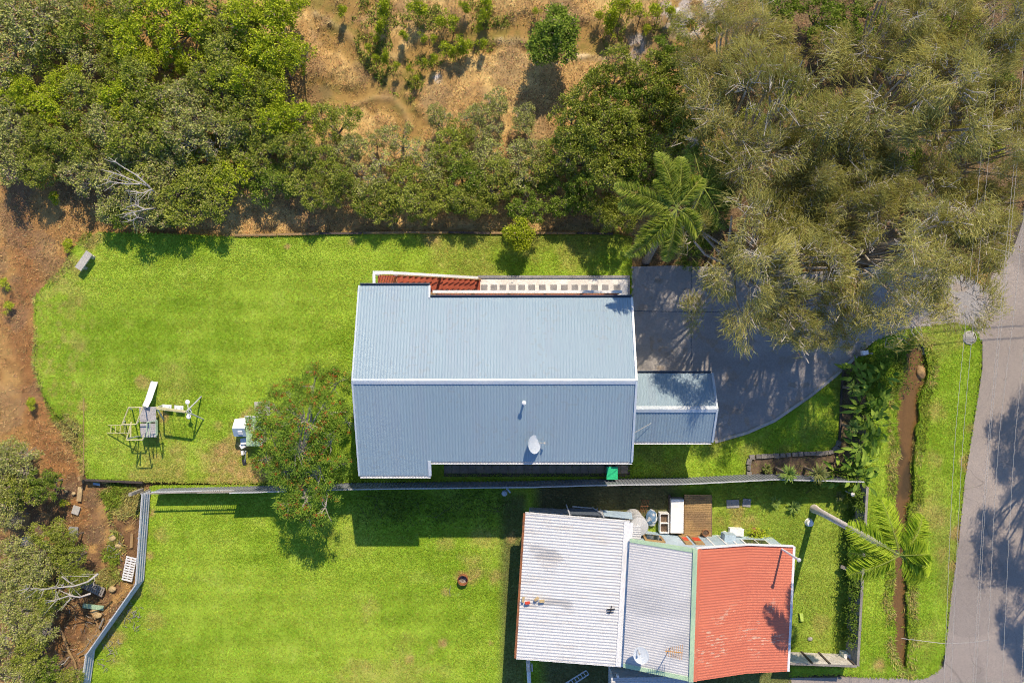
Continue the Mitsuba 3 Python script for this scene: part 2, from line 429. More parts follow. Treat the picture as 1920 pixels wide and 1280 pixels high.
BARE_UP = [(810, 445, 30, .7), (270, 715, 18, .8), (305, 780, 14, .8), (430, 840, 45, .9), (435, 880, 40, .85), (410, 800, 14, .5), (470, 780, 22, .8), (475, 880, 40, 1), (540, 462, 8, .8), (300, 903, 120, .5), (420, 905, 110, .75), (500, 870, 40, .9), (330, 720, 60, .25),
           (175, 450, 30, .8), (140, 500, 25, .5), (150, 560, 30, .4), (130, 590, 20, .4), (150, 650, 20, .5), (155, 760, 12, .6), (155, 830, 14, .8), (155, 870, 16, .9), (110, 520, 25, .5), (1000, 470, 50, .25), (900, 470, 60, .2), (840, 480, 45, .25),
           (1080, 480, 60, .35), (900, 515, 60, .35), (660, 455, 12, .6)]
BARE_LO = [(868, 1080, 22, 1), (890, 1068, 40, .55), (835, 1110, 12, .8), (830, 1205, 12, .8), (770, 1235, 14, .6), (925, 1080, 25, .6), (920, 1205, 10, .7), (275, 1000, 10, .9), (283, 960, 10, .8), (280, 1040, 12, .7), (300, 1000, 22, .4), (230, 1150, 28, .6), (255, 1110, 20, .7), (215, 1200, 40, .7),
           (290, 1160, 28, .35), (290, 1100, 30, .3), (835, 1020, 20, .35), (910, 1010, 30, .4), (960, 1010, 16, .8), (1380, 965, 30, .7), (1410, 975, 25, .7), (1540, 1170, 25, .4), (1350, 975, 25, .4), (670, 1270, 50, .35), (760, 1270, 80, .3), (690, 1140, 30, .3), (640, 1010, 60, .15)]
BARE_VE = [(1800, 640, 18, .5), (1820, 800, 18, .8), (1812, 870, 18, .8), (1795, 1000, 18, .9), (1785, 1060, 16, .8), (1783, 1120, 14, .7), (1768, 1040, 25, .5), (1745, 960, 40, .45), (1640, 1245, 22, .8), (1700, 700, 10, .6), (1750, 770, 30, .45), (1745, 860, 30, .4), (1740, 1200, 40, .3), (1670, 760, 8, .6)]


def lawn_color(which):
    def f(x, y):
        a, b, c = nz(x, y, .25, 41), nz(x, y, 1.1, 42), nz(x, y, 4.2, 43)
        g0, g1, g2 = np.array([.25, .395, .032]), np.array([.335, .475, .050]), np.array([.41, .47, .12])
        col = lerp(g0, g1, sst(.34, .64, a * .55 + b * .45))
        col = lerp(col, g2, sst(.64, .84, b) * .16 + sst(.66, .82, c) * .22)
        mow = .5 + .5 * np.sin(y * 2 * np.pi / 1.05 + (a - .5) * 3)
        col = col * (.95 + .10 * mow + .14 * (c - .5))[..., None]
        dry = np.array([.44, .33, .13])
        if which == 'up':
            t = spots(x, y, BARE_UP)
            edge = sst(-19.8, -22.6, x) * .30
            t = np.maximum(t, edge * sst(.45, .65, c))
            north = sst(4.0, 5.2, y) * sst(-6, -3, x)           # thinner, olive grass along the north boundary
            col = lerp(col, np.array([.27, .30, .06]), north * .6)
        elif which == 'lo':
            t = spots(x, y, BARE_LO)
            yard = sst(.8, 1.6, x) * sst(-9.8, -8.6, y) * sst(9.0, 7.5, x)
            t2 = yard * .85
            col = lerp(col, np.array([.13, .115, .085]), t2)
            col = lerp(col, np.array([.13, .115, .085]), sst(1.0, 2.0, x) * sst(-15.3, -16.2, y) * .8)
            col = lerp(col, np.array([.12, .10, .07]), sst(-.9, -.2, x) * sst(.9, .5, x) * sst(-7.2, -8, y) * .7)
            side = sst(9, 11, x) * .35
            col = lerp(col, np.array([.25, .29, .07]), side)
        elif which == 've':
            t = spots(x, y, BARE_VE)
            col = lerp(col, np.array([.27, .30, .07]), sst(.42, .62, a) * sst(20.3, 21.2, x + y * .03) * .6)
        else:
            t = np.zeros_like(x)
            col = lerp(col, np.array([.24, .27, .06]), sst(.5, .7, b) * .5)
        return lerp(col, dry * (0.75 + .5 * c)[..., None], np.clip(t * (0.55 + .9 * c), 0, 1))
    return f


def grid_sheet(poly, z, step, cf, skirt):
    x0, y0, x1, y1 = poly.bounds
    xs, ys = np.arange(x0, x1 + step, step), np.arange(y0, y1 + step, step)
    XX, YY = np.meshgrid(xs, ys)
    cx, cy = XX[:-1, :-1] + step / 2, YY[:-1, :-1] + step / 2
    m = shapely.contains_xy(poly.buffer(-step * .6), cx.ravel(), cy.ravel())
    nxx = len(xs)
    ii, jj = np.meshgrid(np.arange(len(ys) - 1), np.arange(nxx - 1), indexing='ij')
    qq = np.stack([ii * nxx + jj, ii * nxx + jj + 1, (ii + 1) * nxx + jj + 1, (ii + 1) * nxx + jj], -1).reshape(-1, 4)[m]
    u, inv = np.unique(qq, return_inverse=True)
    qq = inv.reshape(-1, 4)
    x, y = XX.ravel()[u], YY.ravel()[u]
    v = np.stack([x, y, z + .03 * (nz(x, y, 1.2, 51) - .5)], 1)
    cols = cf(x, y)
    body_v, body_f = plate(poly.buffer(.02), z - .028, skirt)
    bx = cf(body_v[:, 0], body_v[:, 1]) * .8
    f = np.vstack([qq[:, [0, 1, 2]], qq[:, [0, 2, 3]], body_f + len(v)])
    return (np.vstack([v, body_v]), f), np.vstack([cols, bx])


def blades(poly, dens, cf, z, lean, up, width, seed, jit=.28, keep=None):
    r = np.random.default_rng(seed)
    x0, y0, x1, y1 = poly.bounds
    n = int((x1 - x0) * (y1 - y0) * dens)
    x, y = r.uniform(x0, x1, n), r.uniform(y0, y1, n)
    m = shapely.contains_xy(poly, x, y)
    if keep is not None:
        m &= r.random(n) < keep(x, y)
    x, y = x[m], y[m]
    n = len(x)
    a = r.uniform(0, 2 * np.pi, n)
    L, U, W = lean * r.uniform(.5, 1.4, n), up * r.uniform(.4, 1.5, n), width * r.uniform(.6, 1.4, n)
    dx, dy = np.cos(a), np.sin(a)
    zz = z(x, y) if callable(z) else np.full(n, z)
    b0 = np.stack([x - dy * W / 2, y + dx * W / 2, zz], 1)
    b1 = np.stack([x + dy * W / 2, y - dx * W / 2, zz], 1)
    tp = np.stack([x + dx * L, y + dy * L, zz + U], 1)
    v = np.stack([b0, b1, tp], 1).reshape(-1, 3)
    c = cf(x, y) * (1 + jit * r.normal(size=(n, 1))).clip(.45, 1.8) * (1 + .08 * r.normal(size=(n, 3)))
    c = np.clip(c, .004, .8)
    return (v, np.arange(3 * n).reshape(-1, 3)), np.repeat(c, 3, 0)


HOUSE_FOOT = sbox(-6.4, -5.2, 4.9, 2.2)
PATH_N = Polygon(G([(896, 519), (1178, 519), (1178, 562), (896, 562)]))
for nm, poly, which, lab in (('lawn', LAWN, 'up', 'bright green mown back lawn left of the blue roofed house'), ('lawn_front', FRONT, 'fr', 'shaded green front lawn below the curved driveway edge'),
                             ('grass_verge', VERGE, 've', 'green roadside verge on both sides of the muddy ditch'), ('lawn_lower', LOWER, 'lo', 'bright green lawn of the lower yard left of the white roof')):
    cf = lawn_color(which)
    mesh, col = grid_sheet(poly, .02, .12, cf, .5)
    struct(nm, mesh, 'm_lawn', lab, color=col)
    bp = poly.difference(unary_union([HOUSE_FOOT, PATH_N])) if which == 'up' else poly
    bm, bc = blades(bp.buffer(.06), 620, cf, .02, .085, .038, .045, 11 + len(nm), jit=.16)
    stuff('grass', bm, 'm_blade', {'up': 'short grass blades of the back lawn beside the blue roofed house', 'fr': 'short grass blades of the shaded front lawn', 've': 'short grass blades of the roadside verge by the ditch', 'lo': 'short grass blades of the lower lawn by the white roof'}[which], 'grass', color=bc)

# rough grass on the lawn's western bank, the ditch sides and the fence foot
rough = unary_union([Polygon(G([(104, 772), (130, 775), (157, 800), (159, 895), (150, 895), (140, 850), (100, 800), (74, 735), (84, 740)])), Polygon(G([(150, 440), (186, 432), (196, 440), (150, 480), (120, 515), (92, 535), (84, 532), (118, 495)])), Polygon(G([(60, 560), (67, 560), (71, 620), (67, 680), (78, 725), (70, 730), (58, 680), (62, 620)])),
                     DITCH.buffer(.40).difference(DITCH.buffer(-.14)), Polygon(G([(185, 905), (268, 915), (276, 930), (262, 1010), (250, 1030), (215, 1060), (185, 1050), (205, 1000), (195, 950), (170, 912)])),
                     Polygon(G([(160, 1080), (215, 1060), (225, 1090), (190, 1110)]))])
bm, bc = blades(rough, 520, lambda x, y: lerp(np.array([.22, .30, .04]), np.array([.42, .38, .13]), sst(.42, .62, nz(x, y, 1.4, 61))), lambda x, y: np.where(shapely.contains_xy(DITCH, x, y), -.22, np.where(shapely.contains_xy(LOT, x, y), 0.0, -.25)), .20, .14, .05, 77, jit=.4, keep=lambda x, y: np.where(shapely.contains_xy(DITCH, x, y), sst(.40, .62, nz(x, y, 1.5, 62)) * .7, sst(.25, .5, nz(x, y, 1.1, 63))))
stuff('rough_grass', bm, 'm_blade', 'long tufted grass on the lawn bank, the ditch sides and beside the corrugated fence', 'grass', color=bc)

# straw coloured marsh grass
marsh = sbox(-29, -20, 29, 20).difference(LOT.buffer(.1))
gz_at = lambda x, y: ground_xy(x, y)[0] - .01
straw_keep = lambda x, y: np.clip(.25 + 1.4 * (nz(x, y, .9, 71) - .35), .05, 1) * sst(.0, .55, np.min([shapely.distance(shapely.points(x, y), c) for c in chan], 0))
bm, bc = blades(marsh, 420, lambda x, y: lerp(np.array([.60, .44, .22]), ground_xy(x, y)[1], np.full_like(x, .55)), gz_at, .13, .09, .035, 72, jit=.42, keep=straw_keep)
stuff('marsh_grass', bm, 'm_blade', 'dry straw coloured marsh grass scattered over the tan salt flat', 'dry grass', color=bc)
reed = unary_union([LineString(G(q)).buffer(w) for q, w in (([(690, 20), (700, 90), (760, 150)], .9), ([(720, 20), (800, 30), (900, 20)], .6), ([(700, 110), (760, 160)], .6), ([(790, 110), (850, 98), (915, 78)], .35), ([(870, 40), (1000, 30)], .3), ([(1150, 70), (1170, 0)], .5), ([(1240, 50), (1300, 40)], .4))])
bm, bc = blades(reed, 300, lambda x, y: lerp(np.array([.20, .30, .04]), np.array([.40, .40, .10]), nz(x, y, 2.0, 81)), gz_at, .16, .22, .05, 82, jit=.4, keep=lambda x, y: sst(.38, .6, nz(x, y, 1.6, 83)))
stuff('marsh_reeds', bm, 'm_blade', 'green samphire and reeds along the muddy channel at the top', 'reeds', color=bc)

struct('road', plate(ROADP, .012, .5), 'm_road', 'pinkish grey bitumen road along the right side')
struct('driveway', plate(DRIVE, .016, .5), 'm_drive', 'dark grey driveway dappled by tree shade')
struct('driveway_apron', plate(APRON, .008, .5), 'm_road', 'grey driveway entrance at the bottom right')
xs = np.array(DITCH.buffer(.06).exterior.coords)
struct('ditch_water', plate(DITCH.buffer(.25), -.21, .3), 'm_mudwater', 'shallow brown muddy water in the roadside ditch')
k = part('driveway', 'kerb', join([beam(np.r_[a, .03], np.r_[b, .03], .14, .10) for a, b in zip(*(lambda c: (c[:-1], c[1:]))(G([(1606, 667), (1566, 704), (1520, 741), (1452, 788), (1400, 811), (1340, 828)])))]), 'm_concrete', label='pale concrete edge of the driveway')
part('driveway', 'joint', join([beam(P(1188, 583, .018), P(1420, 586, .018), .035, .006), beam(P(1296, 505, .018), P(1296, 690, .018), .03, .006)]), 'm_gutter_dark')

#@@SECTION house
# ------------------------------------------------------------------ the blue roofed house
RZ, RY, PITCH = 6.5, -1.65, 1.3 / 3.55
zr = lambda y: RZ - abs(y - RY) * PITCH
X0, XB, X1 = -6.66, -3.62, 5.18
YN, YN2, YS, YS2 = 1.90, 2.43, -5.22, -5.86
h = thing('house', 'two storey house with a blue grey corrugated gable roof, middle of the picture', 'house')
body = prism_x([(1.05, 0), (1.05, zr(1.05) - .12), (RY, RZ - .12), (-4.85, zr(-4.85) - .12), (-4.85, 0)], X0 + .12, X1 - .12)
part(h, 'wall', body, 'm_weatherboard')
part(h, 'wall', prism_x([(1.0, 2.55), (1.0, zr(1.0) - .14), (2.2, zr(2.2) - .14), (2.2, 2.55)], X0 + .14, XB - .3), 'm_weatherboard')
part(h, 'wall', prism_x([(-4.8, 0), (-4.8, zr(-4.8) - .14), (-5.55, zr(-5.55) - .14), (-5.55, 0)], X0 + .14, XB - .3), 'm_weatherboard')
rf = f'{h}__roof'
scene_roof = part(h, 'roof', slab((X0, RY, RZ - .06), (X1, RY, RZ - .06), (X1, YN, zr(YN) - .06), (X0, YN, zr(YN) - .06), .03), 'm_roof_blue')
RIBP = .128
edges = np.arange(X0, X1, RIBP * 6)
edges = np.append(edges[:-1] if X1 - edges[-1] < .3 else edges, X1)
for a, b in zip(edges[:-1], edges[1:]):
    ribs = max(2, round((b - a) / RIBP))
    left = (a + b) / 2 < XB
    for s, ye in ((1, YN2 if left else YN), (-1, YS2 if left else YS)):
        part(rf, 'sheet', corr((a, ye, zr(ye)), (a, RY, RZ), (b, RY, RZ), (b, ye, zr(ye)), ribs, .0075 if s > 0 else .0125, lift=.003 * (len(edges) + int(a * 7) & 1)), 'm_roof_blue', smooth=True)
for s in (1, -1):
    y1 = RY + s * (.09 if s > 0 else .13)
    part(rf, 'ridge_cap', slab(*((X0 - .02, RY, RZ + .045), (X0 - .02, y1, zr(y1) + .03), (X1 + .02, y1, zr(y1) + .03), (X1 + .02, RY, RZ + .045))[::s], .02), 'm_cap_blue')
for s, ye in ((1, YN2), (-1, YS2)):
    part(rf, 'barge', beam((X0 - .03, RY, RZ - .02), (X0 - .03, ye, zr(ye) - .02), .07, .12), 'm_cap_blue')
for s, ye, m in ((1, YN, 'm_trim_white'), (-1, YS, 'm_cap_blue')):
    part(rf, 'barge', beam((X1 + .03, RY, RZ + .005), (X1 + .03, ye, zr(ye) + .005), .085, .14), m)
part(rf, 'barge', beam((XB + .02, YN - .02, zr(YN) + .01), (XB + .02, YN2, zr(YN2) + .01), .08, .10), 'm_cap_blue')
part(rf, 'barge', beam((XB + .03, YS + .02, zr(YS) + .01), (XB + .03, YS2, zr(YS2) + .01), .13, .10), 'm_cap_blue')


def gutter(parent, x0, x1, y, z, out, m):
    part(parent, 'gutter', join([box(((x0 + x1) / 2, y + out * .06, z - .11), (x1 - x0, .12, .012)), box(((x0 + x1) / 2, y + out * .115, z - .06), (x1 - x0, .014, .11)), box(((x0 + x1) / 2, y + out * .105, z - .008), (x1 - x0, .03, .012))]), m)


gutter(h, XB + .06, X1 + .05, YN, zr(YN), 1, 'm_gutter_dark')
gutter(h, X0, XB + .02, YN2, zr(YN2), 1, 'm_gutter_dark')
gutter(h, XB + .1, X1 + .05, YS, zr(YS), -1, 'm_trim_white')
gutter(h, X0, XB + .05, YS2, zr(YS2), -1, 'm_trim_white')
for x, y in ((X0 + .3, -5.62), (4.9, -4.95)):
    part(h, 'downpipe', tube([(x, y, zr(YS) - .2), (x, y, .05)], .045, 8), 'm_trim_white', smooth=40)
for x, z in ((-2.5, 3.6), (.2, 3.6), (2.9, 3.6), (-2.0, 1.2), (2.4, 1.2)):
    for y, s in ((1.05, 1), (-4.85, -1)):
        w = part(h, 'window', join([beam((x - .62, y + s * .03, z), (x - .62, y + s * .03, z + 1.15), .07, .07, (0, 1, 0)), beam((x + .62, y + s * .03, z), (x + .62, y + s * .03, z + 1.15), .07, .07, (0, 1, 0)), box((x, y + s * .03, z - .035), (1.4, .10, .07)), box((x, y + s * .03, z + 1.185), (1.4, .08, .07)), box((x, y + s * .03, z + .57), (.04, .06, 1.13))]), 'm_trim_white')
        part(w, 'pane', box((x, y + s * .008, z + .575), (1.2, .012, 1.14)), 'm_glass_dark')
for y in (-4.0, -2.4, -.6):
    w = part(h, 'window', join([box((X1 - .09, y, 3.55), (.1, 1.1, .07)), box((X1 - .09, y, 4.65), (.08, 1.1, .07)), box((X1 - .09, y - .52, 4.1), (.07, .07, 1.02)), box((X1 - .09, y + .52, 4.1), (.07, .07, 1.02))]), 'm_trim_white')
    part(w, 'pane', box((X1 - .112, y, 4.1), (.012, 1.0, 1.04)), 'm_glass_dark')
awn = part(h, 'awning', corr((5.18, -1.28, 2.85), (5.64, -1.28, 2.65), (5.64, .02, 2.65), (5.18, .02, 2.85), 12, .012), 'm_roof_blue', smooth=True)
part(h, 'lamp', join([tube([(5.06, .15, 3.2), (5.30, .15, 3.25)], .025, 6), lathe((5.36, .15, 3.2), [(0, .13), (.08, .1), (.10, 0), (.06, -.06), (0, -.08)], 12)]), 'm_trim_white', smooth=50)
v = P(981, 743, 0)
vy = -2.55
part(h, 'flue', join([tube([(.50, vy, zr(vy) - .05), (.50, vy, zr(vy) + .50)], .045, 10), lathe((.50, vy, zr(vy) + .50), [(0, .07), (.09, .03), (.09, 0), (.04, -.02)], 14)]), 'm_trim_white', smooth=40, label='white vent pipe on the south roof slope')

# deck and stairs on the north side
DZ = 2.8
dk = thing('deck', 'long red brown timber deck with white handrail along the north side of the house', 'deck')
for n_, y in enumerate(np.arange(1.12, 2.26, .115)):
    part(dk, 'deck_board', box(((-3.55 + 4.9) / 2, y, DZ - .012), (8.45, .108, .025)), 'm_deck_red')
for n_, y in enumerate(np.arange(2.31, 3.06, .10)):
    part(dk, 'deck_board', box((-5.80, y, DZ - .012), (.86, .093, .025)), 'm_deck_red')
part(dk, 'joist', join([box((.67, 2.22, DZ - .10), (8.4, .06, .14)), box((.67, 1.5, DZ - .10), (8.4, .05, .14)), box((-5.8, 3.06, DZ - .1), (.9, .05, .14)), box((-6.22, 2.65, DZ - .1), (.05, .86, .14)), box((-5.38, 2.65, DZ - .1), (.05, .86, .14))]), 'm_timber_raw')
part(dk, 'handrail', box((.69, 2.245, 3.82), (8.55, .13, .06)), 'm_trim_white', label='white top rail above the deck')
part(dk, 'handrail', join([box((-5.83, 3.11, 3.82), (.92, .14, .06)), box((-6.24, 2.66, 3.82), (.12, .80, .06))]), 'm_trim_white')
for x in np.linspace(-3.5, 4.9, 6):
    part(dk, 'post', box((x, 2.24, 1.9), (.10, .10, 3.78)), 'm_timber_raw')
for x, y in ((-6.23, 3.1), (-5.38, 3.1), (-6.23, 2.35)):
    part(dk, 'post', box((x, y, 1.9), (.10, .10, 3.78)), 'm_trim_white')
part(dk, 'balusters', join([box((x, 2.24, 3.3), (.03, .03, .95)) for x in np.arange(-3.4, 4.9, .14)] + [box((x, 3.10, 3.3), (.03, .03, .95)) for x in np.arange(-6.1, -5.4, .12)]), 'm_timber_raw', kind='stuff')
st = thing('staircase', 'open red brown timber stair with white handrail descending from the deck', 'staircase')
xs_, ns = np.linspace(-5.22, -1.72, 15), 15
for n_, x in enumerate(xs_):
    part(st, 'tread', box((x, 2.675, DZ * (1 - (n_ + 1) / 16.0)), (.265, .78, .045)), 'm_deck_red')
for y in (2.26, 3.085):
    part(st, 'stringer', beam((-5.36, y, DZ - .14), (-1.60, y, .02), .045, .26), 'm_timber_raw')
    part(st, 'handrail', beam((-5.38, y + .02, 3.80), (-1.66, y + .02, 1.0), .12 if y > 3 else .05, .06), 'm_trim_white' if y > 3 else 'm_timber_raw')
for y in (2.26, 3.085):
    for x, z in ((-3.45, 1.35), (-1.66, .04)):
        part(st, 'post', box((x, y, z + .45), (.09, .09, 1.0)), 'm_timber_raw')
part(st, 'mid_rail', beam((-5.38, 3.1, 3.3), (-1.66, 3.1, .5), .04, .05), 'm_timber_raw')

# white gravel path with stepping stones
struct('gravel_path', plate(PATH_N, .045, .3), 'm_white_gravel', 'white gravel path below the deck, with grey stepping stones')
for px in (908, 926, 943, 961, 978, 997, 1017, 1038, 1058, 1078, 1096, 1115, 1135, 1157):
    q = P(px, 539.5, .06)
    part('gravel_path', 'paver', box((q[0], q[1], .045), (.33, .31, .04), rz=(px * 7 % 5) - 2), 'm_paver_grey')
part('gravel_path', 'edging', join([box(((P(896, 0)[0] + P(1180, 0)[0]) / 2, P(0, 519)[1], .06), (7.6, .13, .13)), box((P(1179, 0)[0], P(0, 540)[1], .05), (.08, 1.1, .1))]), 'm_paver_grey', label='grey concrete edging strip')
# brown paved passage on the south side
PAVE = sbox(-3.4, -6.75, 5.9, -4.9)
struct('paved_passage', plate(PAVE, .035, .3), 'm_timber_dark', 'dark paved side passage between the house and the boundary fence')
rr = np.random.default_rng(5)
for ix in range(23):
    for iy in range(4):
        part('paved_passage', 'paver', box((-3.2 + ix * .40, -5.15 - iy * .41, .03 + rr.uniform(0, .012)), (.375, .385, .05), rz=rr.uniform(-1, 1)), 'm_paver_brown')

# small gabled garage beside the house
g = thing('carport', 'small blue grey corrugated gable roof joined to the right of the house', 'carport')
gx0, gx1, gr, gyr, gh = 5.24, 9.33, 3.5, -3.09, 1.6
gzr = lambda y: gr - abs(y - gyr) * (.9 / 1.6)
grf = f'{g}__roof'
part(g, 'roof', slab((gx0, gyr, gr - .05), (gx1, gyr, gr - .05), (gx1, gyr + gh, gzr(gyr + gh) - .05), (gx0, gyr + gh, gzr(gyr + gh) - .05), .02), 'm_roof_blue')
ge = np.linspace(gx0, gx1, 6)
for a, b in zip(ge[:-1], ge[1:]):
    for s in (1, -1):
        ye = gyr + s * gh
        part(grf, 'sheet', corr((a, ye, gzr(ye)), (a, gyr, gr), (b, gyr, gr), (b, ye, gzr(ye)), 6, .010), 'm_roof_blue', smooth=True)
for s in (1, -1):
    y1 = gyr + s * .14
    part(grf, 'ridge_cap', slab(*((gx0, gyr, gr + .045), (gx0, y1, gzr(y1) + .03), (gx1 + .02, y1, gzr(y1) + .03), (gx1 + .02, gyr, gr + .045))[::s], .02), 'm_cap_blue')
    part(grf, 'barge', beam((gx1 + .03, gyr, gr), (gx1 + .03, gyr + s * gh, gzr(gyr + gh)), .09, .12), 'm_cap_blue')
gutter(g, gx0, gx1, gyr + gh, gzr(gyr + gh), 1, 'm_gutter_dark')
gutter(g, gx0 - .05, gx1, gyr - gh, gzr(gyr - gh), -1, 'm_trim_white')
part(g, 'wall', prism_x([(gyr + 1.4, 0), (gyr + 1.4, gzr(gyr + 1.4) - .1), (gyr, gr - .1), (gyr - 1.4, gzr(gyr - 1.4) - .1), (gyr - 1.4, 0)], gx0, gx1 - .25), 'm_weatherboard')
part(g, 'door', box((gx1 - .23, gyr, 1.05), (.05, 2.2, 2.1)), 'm_cap_blue')
part(g, 'stay_wire', tube([(5.22, -4.35, 3.6), (6.4, -3.75, 3.25)], .012, 4), 'm_wire')


def sat_dish(px, py, z, r, mat_mast, label, face, lnb):
    d = thing('satellite_dish', label, 'satellite dish')
    c = P(px, py, z)
    n = np.asarray(face, float)
    n /= np.linalg.norm(n)
    u = np.cross(n, (0, 0, 1.0))
    u /= np.linalg.norm(u)
    w = np.cross(n, u)
    rho, a = np.meshgrid(np.linspace(0, 1, 7), np.arange(25) * 2 * np.pi / 24, indexing='ij')
    v = c + (rho * np.cos(a) * r)[..., None] * u + (rho * np.sin(a) * r * 1.08)[..., None] * w + ((rho ** 2) * .16 * r)[..., None] * n
    m = 25
    i_, j_ = np.meshgrid(np.arange(6), np.arange(24), indexing='ij')
    qq = np.stack([i_ * m + j_, i_ * m + j_ + 1, (i_ + 1) * m + j_ + 1, (i_ + 1) * m + j_], -1).reshape(-1, 4)
    part(d, 'reflector', (v.reshape(-1, 3), np.vstack([qq[:, [0, 1, 2]], qq[:, [0, 2, 3]]])), 'm_dish', smooth=True)
    tip = c + n * r * 1.15 + w * r * lnb
    part(d, 'feed_arm', join([tube([c + w * r * .95, tip], .018, 5), lathe(tip, [(0, .06), (.045, .05), (.045, -.05), (0, -.06)], 8)]), 'm_wire')
    part(d, 'mast', tube([c - n * .04, c - n * .18, c - n * .2 + np.array([0, 0, -z * 0 - .75])], .022, 6), 'm_zinc')
    return d


sat_dish(1000, 833, 5.75, .40, 0, 'grey blue satellite dish on the lower slope of the blue roof', (.75, .12, .62), .5)

#@@SECTION cottage
# ------------------------------------------------------------------ the lower house: white, grey and red roofs
c = thing('cottage', 'low house with white grey and red corrugated roofs at the bottom', 'house')
crf = f'{c}__roof'
W0, W1, W2, W3 = P(985, 962, 2.7), P(968, 1233, 2.7), P(1165, 1248, 3.3), P(1181, 978, 3.3)      # white roof: eave north, eave south, ridge south, ridge north
part(c, 'roof', slab(W0 - [0, 0, .05], W1 - [0, 0, .05], W2 - [0, 0, .05], W3 - [0, 0, .05], .02), 'm_roof_white', label='white corrugated roof with grey streaks')
for n_ in range(12):
    part(crf, 'sheet', corr(W0, W3, W2, W1, 48, .018, 'sine', n_ / 12, (n_ + 1) / 12), 'm_roof_white', smooth=True)


def lp(a, b, t):
    return a + (b - a) * t


up = np.array([0, 0, 1.0])
W2b, W3b = P(1170, 1249, 3.28), P(1187, 979, 3.28)
part(crf, 'ridge_cap', slab(lp(W3, W0, .055) + up * .045, lp(W2, W1, .055) + up * .045, W2b + up * .05, W3b + up * .05, .03), 'm_trim_white', label='white ridge flashing')
S0, S1, S2, S3 = P(1184, 984, 3.25), P(1183, 1013, 3.25), P(1202, 1014, 3.05), P(1202, 984, 3.05)
part(crf, 'sheet', corr(S0, S3, S2, S1, 7, .02, 'trap'), 'm_roof_white')
A0, A1, A2, A3 = P(1181, 1009, 3.6), P(1168, 1250, 3.6), P(1296, 1277, 4.35), P(1304, 1028, 4.35)  # grey slope: low north, low south, ridge south, ridge north
part(c, 'roof', slab(A0 - up * .05, A1 - up * .05, A2 - up * .05, A3 - up * .05, .02), 'm_roof_grey', label='light grey corrugated roof slope')
crg = f'{c}__roof_001'
for n_ in range(12):
    part(crg, 'sheet', corr(A0, A3, A2, A1, 52, .010, 'sine', .03 + .94 * n_ / 12, .03 + .94 * (n_ + 1) / 12), 'm_roof_grey', smooth=True)
B1, B2 = P(1402, 1021, 3.05), P(1399, 1262, 3.05)
C1, C2 = P(1487, 1024, 2.72), P(1476, 1258, 2.72)
part(c, 'roof', join([slab(A3 - up * .05, A2 - up * .05, B2 - up * .05, B1 - up * .05, .02), slab(B1 - up * .05, B2 - up * .05, C2 - up * .05, C1 - up * .05, .02)]), 'm_roof_red', label='faded red corrugated roof with flaking paint')
crr = f'{c}__roof_002'
for n_ in range(12):
    part(crr, 'sheet', corr(A3 + up * .03, B1 + up * .0, B2 + up * .0, A2 + up * .03, 48, .010, 'sine', n_ / 12, (n_ + 1) / 12), 'm_roof_red', smooth=True)
    part(crr, 'sheet', corr(B1, C1, C2, B2, 48, .010, 'sine', n_ / 12, (n_ + 1) / 12), 'm_roof_red', smooth=True)
part(crg, 'ridge_cap', beam(A3 + up * .05 - [.02, 0, 0], A2 + up * .05 - [.02, 0, 0], .20, .05), 'm_mint', label='pale green ridge cap')
part(crr, 'ridge_cap', beam(A3 + up * .045 + [.17, 0, -.03], A2 + up * .045 + [.17, 0, -.03], .16, .03), 'm_roof_red')
part(crg, 'barge', slab(A0 + up * .04, A0 + up * .04 + (A1 - A0) * .028, A3 + up * .04 + (A2 - A3) * .032, A3 + up * .04, .10), 'm_mint', label='pale green barge capping')
part(crg, 'barge', slab(A1 + up * .04 + (A0 - A1) * .03, A1 + up * .04, A2 + up * .04, A2 + up * .04 + (A3 - A2) * .032, .10), 'm_mint')
part(crr, 'barge', beam(A3 + up * .02 + [0, .03, 0], B1 + up * .02 + [0, .03, 0], .07, .14), 'm_trim_white')
part(crr, 'barge', beam(B1 + up * .02 + [0, .03, 0], C1 + up * .02 + [0, .03, 0], .07, .14), 'm_trim_white')
part(crr, 'gutter', beam(C1 + [.05, 0, -.03], C2 + [.05, 0, -.03], .11, .10), 'm_trim_white')
part(c, 'gutter', beam(W0 + [-.05, 0, -.03], W1 + [-.05, 0, -.03], .10, .10), 'm_rust')
part(c, 'fascia', beam(W0 + [0, .03, -.06], W3 + [0, .03, -.06], .03, .14), 'm_trim_white')
part(c, 'fascia', beam(W1 + [0, -.03, -.06], W2 + [0, -.03, -.06], .03, .14), 'm_trim_white')


def wall_prism(pts, top, mat, nm='wall'):
    """Walls under a roof: a footprint with its own height at each corner."""
    k = len(pts)
    v = np.array([[x, y, 0.0] for x, y in pts] + [[x, y, t] for (x, y), t in zip(pts, top)])
    f = [[i, (i + 1) % k, (i + 1) % k + k] for i in range(k)] + [[i, (i + 1) % k + k, i + k] for i in range(k)] + [[k, k + i, k + i + 1] for i in range(1, k - 1)]
    return part(c, nm, (v, np.array(f)), mat)


